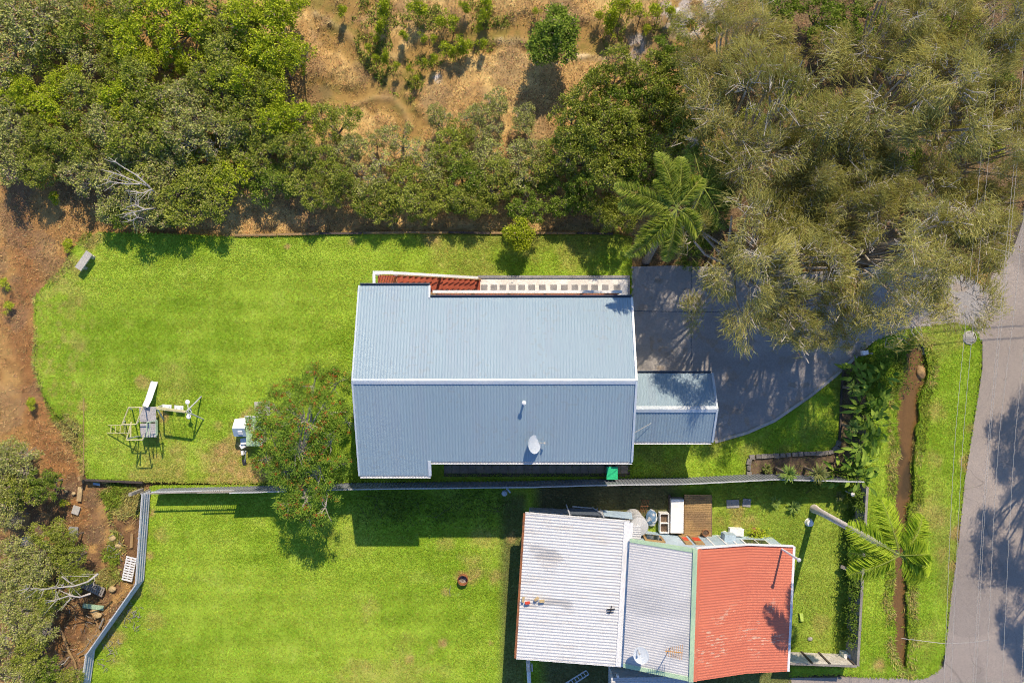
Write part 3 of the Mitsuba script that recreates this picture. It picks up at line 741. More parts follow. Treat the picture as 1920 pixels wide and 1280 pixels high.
wall_prism([lp(W0, W3, .05)[:2] - [0, .25], lp(W1, W2, .05)[:2] + [0, .25], W2[:2] + [0, .25], W3[:2] - [0, .22]], [2.55, 2.55, 3.15, 3.15], 'm_zinc')
n0, n1, n2, n3 = A0[:2] - [-.1, .36], A3[:2] - [0, .40], B1[:2] - [0, .30], C1[:2] - [.12, .22]
s0, s1, s2, s3 = A1[:2] + [.1, .2], A2[:2] + [0, .25], B2[:2] + [0, .2], C2[:2] + [-.12, .2]
wall_prism([n0, s0, s1, n1], [3.42, 3.42, 4.15, 4.15], 'm_pale_blue')
wall_prism([n1, s1, s2, n2], [4.15, 4.15, 2.9, 2.9], 'm_pale_blue')
wall_prism([n2, s2, s3, n3], [2.9, 2.9, 2.55, 2.55], 'm_pale_blue')


def on_wall(p, q, t0, t1, z0, z1, out, mat, name, **k):
    a, b = lp(p, q, t0), lp(p, q, t1)
    n = np.array([-(q - p)[1], (q - p)[0]])
    n = n / np.linalg.norm(n) * out
    a, b = a + n, b + n
    th = abs(out) + .02
    return part(c, name, slab((b[0], b[1], z0), (a[0], a[1], z0), (a[0], a[1], z1), (b[0], b[1], z1), th), mat, **k)


w = on_wall(n0, n1, .30, .66, 1.0, 2.2, .07, 'm_timber_raw', 'window', label='brown timber window frame')
a_ = lp(n0, n1, .35)
b_ = lp(n0, n1, .61)
part(w, 'pane', slab((b_[0], b_[1] + .085, 1.12), (a_[0], a_[1] + .085, 1.12), (a_[0], a_[1] + .085, 2.08), (b_[0], b_[1] + .085, 2.08), .01), 'm_glass_dark')
for t0, t1 in ((.02, .14), (.20, .36)):
    w = on_wall(n1, n2, t0, t1, .1, 2.1, .06, 'm_timber_raw', 'door', label='brown timber door frame')
    a_, b_ = lp(n1, n2, t0 + .02), lp(n1, n2, t1 - .02)
    part(w, 'panel', slab((b_[0], b_[1] + .08, .9), (a_[0], a_[1] + .08, .9), (a_[0], a_[1] + .08, 1.5), (b_[0], b_[1] + .08, 1.5), .015), 'm_red_paint')
for t in (.50, .74, .93):
    on_wall(n1, n2, t, t + .03, .0, 2.85, .03, 'm_trim_white', 'post')
w = on_wall(n2, n3, .12, .72, .9, 2.1, .05, 'm_trim_white', 'window')
for t0, t1 in ((.16, .43), (.46, .68)):
    a_, b_ = lp(n2, n3, t0), lp(n2, n3, t1)
    part(w, 'pane', slab((b_[0], b_[1] + .065, 1.0), (a_[0], a_[1] + .065, 1.0), (a_[0], a_[1] + .065, 2.0), (b_[0], b_[1] + .065, 2.0), .012), 'm_glass_dark')
q = P(1366, 1008, .9)
single('air_conditioner', join([box((q[0], q[1] + .05, .95), (.55, .34, .55), rz=-3.6), box((q[0], q[1] + .02, .62), (.6, .4, .06), rz=-3.6)]), 'm_pale_blue', 'pale blue air conditioner box on the wall under the red roof', 'air conditioner')
# lean-to at the north side of the white roof
lt = thing('lean_to', 'low lean to roof of dark and pale blue sheets above the white roof', 'lean-to')
q0, q1, q2, q3 = P(1066, 953, 1.5), P(1120, 955, 1.5), P(1132, 966, 2.4), P(1068, 964, 2.4)
part(lt, 'roof', slab(q3, q0, q1, q2, .03), 'm_gutter_dark', label='dark blue sheet')
q0, q1, q2, q3 = P(1129, 957, 1.6), P(1184, 961, 1.6), P(1186, 973, 2.5), P(1133, 967, 2.5)
part(lt, 'roof', slab(q3, q0, q1, q2, .03), 'm_pale_blue', label='pale blue sheet')
for m_ in ([beam(P(1126, 955, 1.7), P(1132, 969, 2.7), .05, .05), beam(P(1073, 949, 1.4), P(1109, 952, 1.4), .05, .04), beam(P(1110, 951, 1.4), P(1128, 962, 2.4), .05, .04), beam(P(1062, 946, 1.5), P(1069, 966, 2.75), .06, .06)] + [tube([P(x, y, 0), P(x, y, 1.5)], .03, 6) for x, y in ((1064, 950), (1120, 953), (1182, 958))]):
    part(lt, 'frame_bar', m_, 'm_zinc')
tk = thing('water_tank', 'small round grey water tank at the corner of the white roof', 'water tank')
q = P(1199, 988, 2.2)
part(tk, 'barrel', lathe((q[0], q[1], 0), [(0, 2.22), (.40, 2.15), (.44, 2.1), (.44, 1.6), (.455, 1.58), (.44, 1.56), (.44, .1), (.40, 0)], 28), 'm_zinc', smooth=35)
part(tk, 'inlet_pipe', tube([(q[0] - .2, q[1] + .15, 2.7), (q[0] - .1, q[1] + .1, 2.2)], .05, 8), 'm_trim_white', smooth=40)

sat_dish(1202, 1228, 4.62, .34, 0, 'round grey satellite dish on the grey roof slope at the bottom', (-.15, .25, .95), .4)
an = thing('television_antenna', 'rusty orange television antenna standing on the grey roof slope', 'antenna')
q = P(1265, 1222, 5.9)
b = P(1259, 1211, 4.25)
part(an, 'mast', tube([b, q], .02, 6), 'm_wire')
part(an, 'element', join([beam(q + [-.42, .05, 0], q + [.34, -.02, 0], .025, .025)] + [beam(q + [t, -.17 - .02 * k_, 0], q + [t + .03, .17 + .02 * k_, 0], .016, .016) for k_, t in enumerate(np.linspace(-.36, .30, 9))]), 'm_orange')
part(an, 'element', join([beam(q + [-.15, -.2, -.35], q + [.2, -.35, -.35], .025, .025)] + [beam(q + [t, -.42, -.35], q + [t + .06, -.13, -.35], .014, .014) for t in (-.1, 0, .1, .2)]), 'm_wire')
fp = thing('flue_pole', 'tall white flue pipe standing at the right corner of the red roof', 'pipe')
part(fp, 'pipe', tube([P(1463, 1027, 2.6), P(1498, 1049, 4.9)], .05, 10), 'm_trim_white', smooth=40)
part(fp, 'cap', lathe(P(1498, 1049, 4.95), [(0, .07), (.09, .03), (.09, -.02), (.05, -.05)], 14), 'm_zinc', smooth=40)
for (px, py, rz, lab), m in zip(((981, 1123, 80, 'grey weathered brick at the left edge of the white roof'), (989, 1129, 10, 'red orange brick on the left edge of the white roof'), (1006, 1122, 40, 'tan brick on the white roof, upper of the right pair'), (1016, 1126, 5, 'tan brick on the white roof, rightmost of four')), ('m_yellow_stone', 'm_red_paint', 'm_yellow_stone', 'm_yellow_stone')):
    q = P(px, py, 2.85 + (px - 975) * .003)
    single('brick', box(q + [0, 0, .03], (.23, .11, .09), rz=rz), m, lab, 'brick')
q = P(1145, 1142, 3.3)
single('roof_bracket', join([beam(q + [-.18, 0, 0], q + [.2, .03, 0], .03, .06), beam(q + [-.16, -.12, 0], q + [.14, -.10, 0], .03, .05), tube([q, q + [.02, .1, .35]], .02, 5), beam(q + [-.05, -.18, .02], q + [.05, .2, .05], .03, .03)]), 'm_black', 'small black metal bracket lying on the right part of the white roof', 'bracket')
sh = thing('rear_shed', 'white and blue corrugated shed roof at the bottom edge below the grey roof', 'shed')
q0, q1, q2, q3 = P(1146, 1270, 2.3), P(1300, 1268, 2.3), P(1300, 1345, 2.5), P(1146, 1345, 2.5)
part(sh, 'roof', corr(q0, q1, q2, q3, 16, .016, 'trap'), 'm_roof_white')
part(sh, 'wall', join([box(((q0[0] + q1[0]) / 2, (q0[1] + q2[1]) / 2, 1.1), (3.6, 1.5, 2.2))]), 'm_zinc')
part(sh, 'vent', lathe(P(1158, 1266, 2.4), [(0, .1), (.06, .08), (.06, -.1)], 10), 'm_trim_white')
dp = thing('drain_pipe', 'white drain pipe running down from the bottom left corner of the white roof', 'pipe')
part(dp, 'pipe', tube([P(991, 1252, .3), P(994, 1320, .3)], .10, 10), 'm_trim_white', smooth=40)
part(dp, 'elbow', join([tube([P(990, 1240, 1.2), P(991, 1256, .45)], .105, 10), tube([P(997, 1244, .6), P(998, 1257, .4)], .04, 8)]), 'm_zinc', smooth=40)
ld = thing('ladder', 'pale blue metal ladder lying on the ground below the white roof', 'ladder')
la, lb, lc_, ld_ = P(1099, 1256, .3), P(1104, 1263, .3), P(1020, 1318, .3), P(1015, 1308, .3)
for a, b in ((la, ld_), (lb, lc_)):
    part(ld, 'rail', beam(a, b, .045, .07), 'm_dish')
for t in np.linspace(0, 1, 16):
    part(ld, 'rung', beam(lp(la, ld_, t), lp(lb, lc_, t), .035, .035), 'm_dish')

#@@SECTION fences
# ------------------------------------------------------------------ fences
def sheet_fence(key, pts, hts, mat, panel, ribp, amp, base=-.02, horizontal=False, cap='m_zinc', lean=0.0):
    for k_ in range(len(pts) - 1):
        a, b = np.asarray(pts[k_], float), np.asarray(pts[k_ + 1], float)
        L = np.linalg.norm(b - a)
        n = max(1, int(round(L / panel)))
        nrm = np.array([(b - a)[1], -(b - a)[0]]) / L * lean
        for i_ in range(n):
            p, q = lp(a, b, i_ / n), lp(a, b, (i_ + 1) / n)
            h0, h1 = lp(hts[k_], hts[k_ + 1], i_ / n), lp(hts[k_], hts[k_ + 1], (i_ + 1) / n)
            j0 = np.array([p[0], p[1], base]), np.array([q[0], q[1], base])
            j1 = np.array([p[0] + nrm[0], p[1] + nrm[1], h0]), np.array([q[0] + nrm[0], q[1] + nrm[1], h1])
            if horizontal:
                m = corr(j0[0], j0[1], j1[1], j1[0], max(2, round(h0 / ribp)), amp)
            else:
                m = corr(j0[0], j1[0], j1[1], j0[1], max(2, round(L / n / ribp)), amp, 'trap')
            part(key, 'panel', m, mat, smooth=True if horizontal else False)
        if cap:
            part(key, 'top_rail', beam(np.r_[a + nrm, hts[k_] + .005], np.r_[b + nrm, hts[k_ + 1] + .005], .05, .045), cap)


f1 = thing('boundary_fence', 'long grey steel sheet fence between the two properties', 'fence')
FL = [P(430, 924, 1.8)[:2], P(660, 917, 1.8)[:2], P(1000, 913, 1.8)[:2], P(1120, 909.5, 1.8)[:2], P(1290, 907, 1.8)[:2], P(1455, 898.7, 1.8)[:2], P(1620, 903, 1.45)[:2]]
sheet_fence(f1, FL, [1.8, 1.8, 1.8, 1.8, 1.8, 1.8, 1.45], 'm_fence_steel', .80, .16, .015)
f2 = thing('low_fence', 'low sheet fence with open rail at the upper left of the lower lawn', 'fence')
LA, LB = P(284, 922, 1.0)[:2], FL[0]
sheet_fence(f2, [LA, LB], [1.0, 1.05], 'm_fence_steel', .80, .16, .015)
part(f2, 'rail', beam(np.r_[LA, 1.38], np.r_[LB, 1.38], .05, .06), 'm_timber_grey')
part(f2, 'rail', beam(np.r_[lp(LA, LB, .6), 1.58], np.r_[LB, 1.58], .05, .04), 'm_timber_grey')
part(f2, 'pickets', join([box(np.r_[lp(LA, LB, t), 1.3], (.02, .02, .55 if t > .6 else .2)) for t in np.linspace(.02, 1, 40)]), 'm_timber_grey', kind='stuff')
part(f2, 'post', box(np.r_[P(266, 918)[:2], .6], (.14, .14, 1.3)), 'm_timber_grey')
f3 = thing('paddock_fence', 'pale horizontally corrugated fence on the left side of the lower lawn', 'fence')
sheet_fence(f3, [P(283, 918)[:2], P(271, 1085)[:2], P(180, 1214)[:2], P(164, 1330)[:2]], [.95, .95, .95, 1.0], 'm_zinc', 2.4, .235, .05, horizontal=True, cap='m_zinc', lean=-.0)
for px, py in ((283, 918), (277, 1000), (271, 1085), (225, 1150), (180, 1214)):
    q = P(px, py)
    part(f3, 'post', box((q[0] - .06, q[1], .45), (.07, .07, 1.0)), 'm_timber_grey')
# timber fences of the front yard
f4 = thing('front_fence', 'grey timber slat fence overgrown with creeper along the roadside verge', 'fence')
fa, fb = P(1619, 905, 0)[:2] * [.975, 1], P(1608, 1247, 1.4)[:2]
for i_ in range(9):
    part(f4, 'slat', beam(np.r_[fa - [.02, 0], .12 + i_ * .15], np.r_[fb - [.02, 0], .12 + i_ * .15], .022, .115), 'm_timber_grey')
for t in np.linspace(0, 1, 6):
    part(f4, 'post', box(np.r_[lp(fa, fb, t) + [.05, 0], .70], (.09, .09, 1.4)), 'm_timber_grey')
part(f4, 'top_rail', beam(np.r_[fa, 1.42], np.r_[fb, 1.42], .12, .04), 'm_timber_grey')
f5 = thing('side_fence', 'pale timber fence facing the front yard at the bottom right', 'fence')
sa, sb = P(1477, 1243, 1.5)[:2], P(1606, 1248, 1.5)[:2]
for i_ in range(8):
    part(f5, 'slat', beam(np.r_[sa, .12 + i_ * .185], np.r_[sb, .12 + i_ * .185], .022, .165), 'm_timber_pale')
for t in (.02, .36, .62, .98):
    part(f5, 'post', box(np.r_[lp(sa, sb, t) + [0, .04], .74], (.08, .07, 1.46)), 'm_timber_dark')
part(f5, 'top_rail', beam(np.r_[sa, 1.53], np.r_[sb, 1.53], .10, .03), 'm_timber_grey')

# timber edging along the north and west of the lawn
e = thing('sleeper_edging', 'weathered timber sleeper edging along the top edge of the back lawn', 'edging')
seq = [(440, 441), (520, 440), (600, 438), (680, 437), (760, 436), (840, 436), (920, 437), (1000, 437), (1080, 437), (1150, 438)]
for a, b in zip(seq[:-1], seq[1:]):
    part(e, 'sleeper', beam(P(a[0] + 1, a[1], .04), P(b[0] - 1, b[1] + .5, .04), .10, .20), 'm_timber_raw' if a[0] % 3 else 'm_timber_dark')
e = thing('retaining_wall', 'dark timber retaining wall at the lower left corner of the back lawn', 'retaining wall')
for z in (-.36, -.17, .02):
    part(e, 'sleeper', beam(P(160, 899, z), P(268, 904, z), .10, .17), 'm_timber_dark')
part(e, 'sleeper', beam(P(158, 745, .01), P(157, 890, .01), .035, .10), 'm_timber_raw')
part(e, 'post', box(P(155, 895, 0), (.12, .2, .7), rz=10), 'm_timber_raw')
part(e, 'offcut', box(P(181, 907, -.2), (.34, .12, .04), rz=-8), 'm_pale_blue')

#@@SECTION objects
# ------------------------------------------------------------------ things in the yards
def bin_():
    b = thing('wheelie_bin', 'dark green wheelie bin with a bright green lid beside the house passage', 'bin')
    q = P(1148, 887, 1.0)
    x, y = q[0], q[1]
    prof = [(-.20, -.22, .05), (.20, -.22, .05), (.20, .22, .05), (-.20, .22, .05), (-.25, -.27, .93), (.25, -.27, .93), (.25, .27, .93), (-.25, .27, .93)]
    v = np.array(prof) + [x, y, 0]
    f = np.array([[0, 2, 1], [0, 3, 2], [0, 1, 5], [0, 5, 4], [1, 2, 6], [1, 6, 5], [2, 3, 7], [2, 7, 6], [3, 0, 4], [3, 4, 7]])
    part(b, 'body', (v, f), 'm_dark_green')
    lid = Polygon([(-.25, -.29), (.25, -.29), (.25, .29), (-.25, .29)]).buffer(.02)
    part(b, 'lid', plate(shapely.affinity.translate(lid, x, y), .985, .05), 'm_green_lid')
    part(b, 'handle', tube([(x - .2, y + .33, .95), (x + .2, y + .33, .95)], .02, 8), 'm_black')
    for s in (-1, 1):
        part(b, 'wheel', tube([(x + s * .2, y + .24, .1), (x + s * .25, y + .24, .1)], .1, 14), 'm_black')


import shapely.affinity
bin_()
# concrete seat
be = thing('garden_bench', 'weathered concrete bench at the upper left corner of the back lawn', 'bench')
q = P(157.5, 489, .48)
part(be, 'seat', box((q[0], q[1], .48), (.98, .36, .09), rz=55), 'm_concrete')
for t in (-.33, .33):
    a = math.radians(55)
    part(be, 'leg', box((q[0] + t * math.cos(a), q[1] + t * math.sin(a), .23), (.14, .30, .42), rz=55), 'm_concrete')

# play set
ps = thing('play_set', 'yellow tube climbing frame with white slide, grey platforms and swings on the back lawn', 'play set')
z1 = lambda x, y, z: P(190 + x / 6.738, 700 + y / 6.738, z)
for r0, r1, z in ((432, 598, .74), (642, 790, .70)):
    for k_, y in enumerate(np.linspace(r0, r1, 7)):
        xl, xr = 480 + (y - 432) * .05, 690 + (y - 432) * .02
        part(ps, 'slat', beam(z1(xl, y, z), z1(xr, y, z), .105 if r0 == 432 else .09, .03), 'm_grey_slat')
sl = [z1(680, 103, .10), z1(655, 180, .22), z1(632, 250, .42), z1(605, 330, .70), z1(570, 400, .95), z1(560, 420, .97)]
wd = np.array([.17, .17, .17, .165, .15, .14])
sv = []
for k_, p in enumerate(sl):
    t = sl[min(k_ + 1, 5)] - sl[max(k_ - 1, 0)]
    s = np.array([t[1], -t[0], 0]) / np.hypot(t[0], t[1])
    sv += [p - s * wd[k_] + [0, 0, .10], p - s * (wd[k_] - .02) + [0, 0, 0], p + s * (wd[k_] - .02) + [0, 0, 0], p + s * wd[k_] + [0, 0, .10]]
sf = []
for k_ in range(5):
    for i_ in range(3):
        a = k_ * 4 + i_
        sf += [[a, a + 4, a + 5], [a, a + 5, a + 1]]
part(ps, 'slide', (np.array(sv), np.array(sf)), 'm_white_plastic', smooth=30, label='white plastic slide chute')


def bars(lst, r, mat, nm='bar'):
    for a, b in lst:
        part(ps, nm, tube([a, b], r, 6), mat, smooth=50)


H1 = 1.85
bars([(z1(690, 425, H1), z1(1080, 480, H1)), (z1(700, 445, H1), z1(1060, 490, H1))], .042, 'm_yellow_tube', 'swing_beam')
bars([(z1(1075, 480, H1), z1(1265, 290, 0)), (z1(1075, 480, H1), z1(1295, 580, 0)), (z1(695, 430, H1), z1(785, 400, 0)), (z1(695, 430, H1), z1(790, 582, 0))], .036, 'm_zinc', 'leg')
T1 = 1.95
fr = [(345, 428), (520, 425), (442, 640), (262, 640)]
bars([(z1(*fr[i_], T1), z1(*fr[(i_ + 1) % 4], T1)) for i_ in range(4)] + [(z1(382, 608, T1), z1(320, 822, T1)), (z1(320, 840, T1), z1(520, 838, T1)), (z1(520, 838, T1), z1(535, 780, T1)), (z1(372, 620, T1), z1(370, 800, T1))], .03, 'm_yellow_tube')
bars([(z1(345, 428, T1), z1(390, 455, 0)), (z1(262, 640, T1), z1(300, 600, 0)), (z1(442, 640, T1), z1(470, 600, 0)), (z1(320, 822, T1), z1(480, 790, 0)), (z1(520, 425, T1), z1(560, 440, .7)), (z1(520, 838, T1), z1(550, 780, .7))], .03, 'm_zinc', 'leg')
lr = [(z1(88, 652, .1), z1(372, 650, 1.25)), (z1(75, 750, .1), z1(372, 752, 1.25))]
bars(lr, .022, 'm_yellow_tube', 'ladder_rail')
bars([(lp(*lr[0], t), lp(*lr[1], t)) for t in (.14, .34, .55, .75, .97)], .018, 'm_yellow_tube', 'rung')
bars([(z1(575, 620, 1.5), z1(575, 800, 1.5)), (z1(615, 610, 1.5), z1(612, 790, 1.5)), (z1(690, 600, 1.55), z1(690, 790, 1.55)), (z1(705, 590, 1.55), z1(705, 780, 1.55)), (z1(575, 620, 1.5), z1(705, 590, 1.55))], .02, 'm_mint')
bars([(z1(x, y, 0), z1(x, y, .72)) for x, y in ((500, 445), (690, 445), (505, 600), (690, 600), (515, 770), (700, 770))] + [(z1(x, y, .7), z1(x2, y2, 1.5)) for x, y, x2, y2 in ((590, 600, 575, 620), (700, 590, 690, 600), (590, 770, 575, 800), (700, 770, 690, 790))], .022, 'm_zinc', 'leg')
for x, y in ((830, 418), (980, 430)):
    part(ps, 'swing_seat', box(z1(x, y, .45), (.44, .2, .03), rz=-3), 'm_trim_white')
    for s in (-1, 1):
        part(ps, 'chain', tube([z1(x + s * 30, y, .46), z1(x + s * 26 - 8, 455, H1)], .008, 4), 'm_zinc')
for x, y in ((1090, 360), (1105, 545)):
    part(ps, 'glider_seat', lathe(z1(x, y, .55), [(0, .04), (.09, .05), (.12, .02), (.11, -.02), (0, -.03)], 14), 'm_white_plastic', smooth=40)
part(ps, 'glider_arm', join([tube([z1(1090, 360, .55), z1(1105, 545, .55)], .018, 6), tube([z1(1098, 450, .55), z1(1100, 480, H1)], .014, 5), tube([z1(1130, 440, 1.2), z1(1135, 520, 1.2)], .018, 5)]), 'm_white_plastic')
a_ = np.linspace(0, 2 * np.pi, 17)
part(ps, 'hoop', tube(z1(1105, 485, H1) + np.stack([.115 * np.cos(a_), .115 * np.sin(a_), 0 * a_], 1), .012, 5), 'm_white_plastic')

# playhouse and hutch by the bottlebrush
ph = thing('playhouse', 'pale blue plastic playhouse with a white vent, left of the flowering tree', 'playhouse')
q = P(448, 803, 1.2)
cx, cy = q[0], q[1]
part(ph, 'wall', box((cx, cy - .02, .45), (.5, .78, .9)), 'm_pale_blue')
part(ph, 'roof', slab((cx - .30, cy + .44, .92), (cx - .33, cy + .0, 1.22), (cx + .29, cy + .0, 1.22), (cx + .29, cy + .50, .92), .03), 'm_white_plastic', label='pale front roof slope')
for i_ in range(4):
    ya, yb = cy - .005 - i_ * .10, cy - .005 - (i_ + 1) * .10
    part(ph, 'roof_slat', slab((cx - .34, ya, 1.22 - i_ * .07), (cx - .32, yb - .02, 1.14 - i_ * .07), (cx + .28, yb - .02, 1.14 - i_ * .07), (cx + .28, ya, 1.22 - i_ * .07), .02), 'm_pale_blue')
part(ph, 'vent', box((cx + .03, cy - .22, 1.10), (.20, .20, .06), tilt=35), 'm_white_plastic')
hu = thing('hutch', 'pale green corrugated hutch roof partly under the flowering tree', 'hutch')
qa, qb = P(461, 781, .9), P(492, 836, .9)
part(hu, 'roof', corr((qa[0], qb[1], .85), (qa[0], qa[1], 1.0), (qb[0], qa[1], 1.0), (qb[0], qb[1], .85), 8, .012), 'm_mint', smooth=True)
part(hu, 'wall', box(((qa[0] + qb[0]) / 2, (qa[1] + qb[1]) / 2, .42), (.7, 1.2, .8)), 'm_timber_grey')
part(hu, 'ridge', beam((qa[0], qa[1] + .03, 1.03), (qb[0], qa[1] + .03, 1.03), .06, .06), 'm_trim_white')
single('white_crate', join([box(P(462, 826, .3), (.42, .28, .5), rz=4), box(P(457, 835, .25), (.24, .22, .4), rz=30), box(P(456, 848, .2), (.12, .2, .3), rz=8)]), 'm_white_plastic', 'stacked white plastic crates beside the green hutch', 'crate')
sp = thing('shovel', 'white handled shovel leaning by the hutch on the bare patch', 'shovel')
part(sp, 'handle', tube([P(461, 845, .9), P(459, 866, .1)], .02, 6), 'm_white_plastic')
part(sp, 'blade', box(P(458, 866, .06), (.2, .28, .03), rz=10), 'm_black')
single('concrete_slab', plate(Polygon(G([(477, 753), (506, 752), (507, 778), (479, 777)])), .06, .1), 'm_concrete', 'square concrete slab half under the flowering tree', 'slab')

# fire drum
fd = thing('fire_drum', 'rusty steel fire drum with ash on the lower lawn', 'fire pit')
q = P(868, 1086, .2)
part(fd, 'ring', lathe((q[0], q[1], 0), [(.24, 0), (.25, .17), (.265, .18), (.25, .2), (.245, .36), (.26, .37), (.25, .38), (.225, .36), (.225, .03)], 30), 'm_rust', smooth=35)
part(fd, 'ash', lathe((q[0], q[1], .04), [(0, .05), (.1, .045), (.18, .03), (.225, .0)], 20), 'm_ash', smooth=True)
single('stick', tube([P(845, 1097, .05), P(843, 1107, .05), P(844, 1117, .05)], .012, 5), 'm_timber_grey', 'thin pale stick on the lower lawn left of the fire drum', 'stick')

# timber platform, bench lid, planter box, etc. in the yard north of the cottage
tp = thing('timber_platform', 'low slatted timber platform in the yard above the red roof', 'platform')
for y in np.linspace(928, 1004, 24):
    part(tp, 'board', beam(P(1283, y, .32), P(1334, y + .5, .32), .072, .03), 'm_timber_raw')
for m_ in (beam(P(1284, 928, .22), P(1284, 1004, .22), .08, .16), beam(P(1333, 928, .22), P(1333, 1004, .22), .08, .16), beam(P(1255, 927, .18), P(1257, 1002, .18), .1, .2)):
    part(tp, 'bearer', m_, 'm_timber_dark')
cb = thing('day_bed', 'long white cushioned day bed beside the timber platform', 'day bed')
q = P(1269.5, 967, .5)
part(cb, 'mattress', np.array(trimesh.creation.box((.63, 1.66, .22)).vertices) * 1.0 + [q[0], q[1], .46] if False else box((q[0], q[1], .46), (.63, 1.66, .20), rz=-1), 'm_white_plastic')
part(cb, 'base', box((q[0], q[1], .2), (.66, 1.72, .30), rz=-1), 'm_timber_grey')
pl = thing('planter_box', 'white framed planter box with two dark soil beds left of the day bed', 'planter')
q = P(1244.5, 979, .35)
W_, L_ = .42, .94
part(pl, 'frame', join([box((q[0] - W_ / 2, q[1], .3), (.04, L_, .5)), box((q[0] + W_ / 2, q[1], .3), (.04, L_, .5)), box((q[0], q[1] - L_ / 2, .3), (W_ + .04, .04, .5)), box((q[0], q[1] + L_ / 2, .3), (W_ + .04, .04, .5)), box((q[0], q[1], .3), (W_, .04, .5))]), 'm_trim_white')
part(pl, 'soil', box((q[0], q[1], .2), (W_, L_, .3)), 'm_mulch')
r_ = np.random.default_rng(3)
bv = trimesh.creation.icosphere(subdivisions=3, radius=.24)
vv = np.array(bv.vertices)
vv = vv * (0.75 + .7 * meshkit.fbm(vv * 9, 3, 5))[:, None] * [1, 1.5, .9]
q = P(1222, 970, .2)
single('tarpaulin', (vv + [q[0], q[1], .2], np.array(bv.faces)), 'm_tarp_blue', 'crumpled blue and white tarpaulin bundle left of the planter box', 'tarpaulin')
rk = thing('wire_rack', 'thin rusty wire rack lying in the shaded yard below the boundary fence', 'rack')
for x in np.linspace(1203, 1215, 5):
    part(rk, 'rod', tube([P(x + 2, 937, .5), P(x - 4, 961, .1)], .012, 4), 'm_rust')
for y in (937, 948):
    part(rk, 'rod', tube([P(1201, y, .4), P(1217, y, .4)], .012, 4), 'm_rust')
pt = thing('terracotta_pot', 'round brown terracotta pot on the corner of the timber platform', 'pot')
q = P(1323, 998, .6)
part(pt, 'body', lathe((q[0], q[1], .33), [(.10, 0), (.15, .28), (.18, .29), (.18, .35), (.15, .35), (.13, .26)], 22), 'm_terracotta', smooth=35)
part(pt, 'soil', lathe((q[0], q[1], .6), [(0, 0.01), (.14, 0)], 16), 'm_mulch')
wc = thing('cool_box', 'white box with a sloped lid on the grass above the red roof', 'box')
q = P(1381, 997, .4)
part(wc, 'body', box((q[0], q[1], .2), (.66, .33, .40), rz=-3), 'm_white_plastic')
part(wc, 'lid', box((q[0], q[1], .43), (.70, .37, .05), rz=-3), 'm_trim_white')
single('watering_can', join([lathe(np.r_[P(1358, 998)[:2], 0], [(0, .25), (.09, .24), (.11, .2), (.11, .0)], 14), tube([P(1360, 1001, .1), P(1362, 1008, .3)], .03, 6)]), 'm_white_plastic', 'small white watering can left of the white box', 'watering can', smooth=40)
single('tree_stump', lathe(np.r_[P(1414, 994)[:2], 0], [(0, .26), (.10, .25), (.12, .2), (.14, .05), (.2, 0)], 14), 'm_terracotta', 'small brown tree stump on the grass right of the white box', 'stump', smooth=40)
for px, py, rz, lab in ((1374, 944, 2, 'flat grey paving stone on shaded grass, left of the two'), (1400, 942, -6, 'flat grey paving stone on shaded grass, right of the two')):
    single('paving_stone', box(P(px, py, .045), (.62 if px < 1390 else .4, .40, .05), rz=rz), 'm_paver_grey', lab, 'paving stone')
bk = thing('white_bucket', 'white upturned tub on the front yard grass under the palm shadow', 'bucket')
q = P(1518.5, 980, .2)
part(bk, 'tub', lathe((q[0], q[1], .02), [(.0, .28), (.13, .28), (.16, .26), (.19, .0)], 20), 'm_white_plastic', smooth=35)
part(bk, 'rim', lathe((q[0], q[1], .02), [(.19, .0), (.205, .01), (.205, .04), (.185, .05)], 20), 'm_trim_white')
ty = thing('toy_truck', 'small yellow green toy truck on the front yard grass', 'toy')
q = P(1502, 1155, .1)
part(ty, 'tray', box((q[0], q[1] + .05, .12), (.16, .22, .10), rz=6), 'm_toy_green')
part(ty, 'cab', box((q[0] + .01, q[1] - .13, .14), (.15, .14, .16), rz=6), 'm_toy_green')
for sx in (-.08, .08):
    for sy in (-.12, .1):
        part(ty, 'wheel', tube([(q[0] + sx - .015, q[1] + sy, .05), (q[0] + sx + .015, q[1] + sy, .05)], .05, 10), 'm_black')
wv = trimesh.creation.icosphere(subdivisions=2, radius=.1)
single('grey_stone', (np.array(wv.vertices) * (0.7 + .6 * meshkit.fbm(np.array(wv.vertices) * 14, 2, 3))[:, None] * [1.2, 1, .7] + P(1519, 1197, .07), np.array(wv.faces)), 'm_concrete', 'small grey stone on the front yard grass below the toy', 'stone', smooth=True)
um = thing('clothes_peg_bag', 'small red and pale blue hanging bag at the right edge of the red roof', 'bag')
part(um, 'bag', lathe(P(1482, 1147, 1.6), [(0, .1), (.1, .02), (.16, -.18), (.05, -.24)], 12), 'm_pale_blue', smooth=40)
part(um, 'hook', box(P(1484, 1137, 1.8), (.12, .10, .10), rz=20), 'm_red_paint')
mb = thing('white_chest', 'white box against the inside corner of the timber fences at the bottom right', 'box')
part(mb, 'body', box(np.r_[P(1588, 1231, .6)[:2], .3], (.28, .26, .6)), 'm_white_plastic')
part(mb, 'lid', box(np.r_[P(1588, 1231, .6)[:2], .63], (.31, .29, .05)), 'm_trim_white')
mbx = thing('letter_box', 'white letter box at the driveway edge near the front verge', 'letter box')
part(mbx, 'box', box(P(1621, 661, .9), (.30, .20, .22), rz=8), 'm_white_plastic')
part(mbx, 'stand', join([box(np.r_[P(1610, 663)[:2], .35], (.34, .18, .5), rz=8), box(np.r_[P(1620, 662)[:2], .5], (.08, .08, .8))]), 'm_timber_grey')
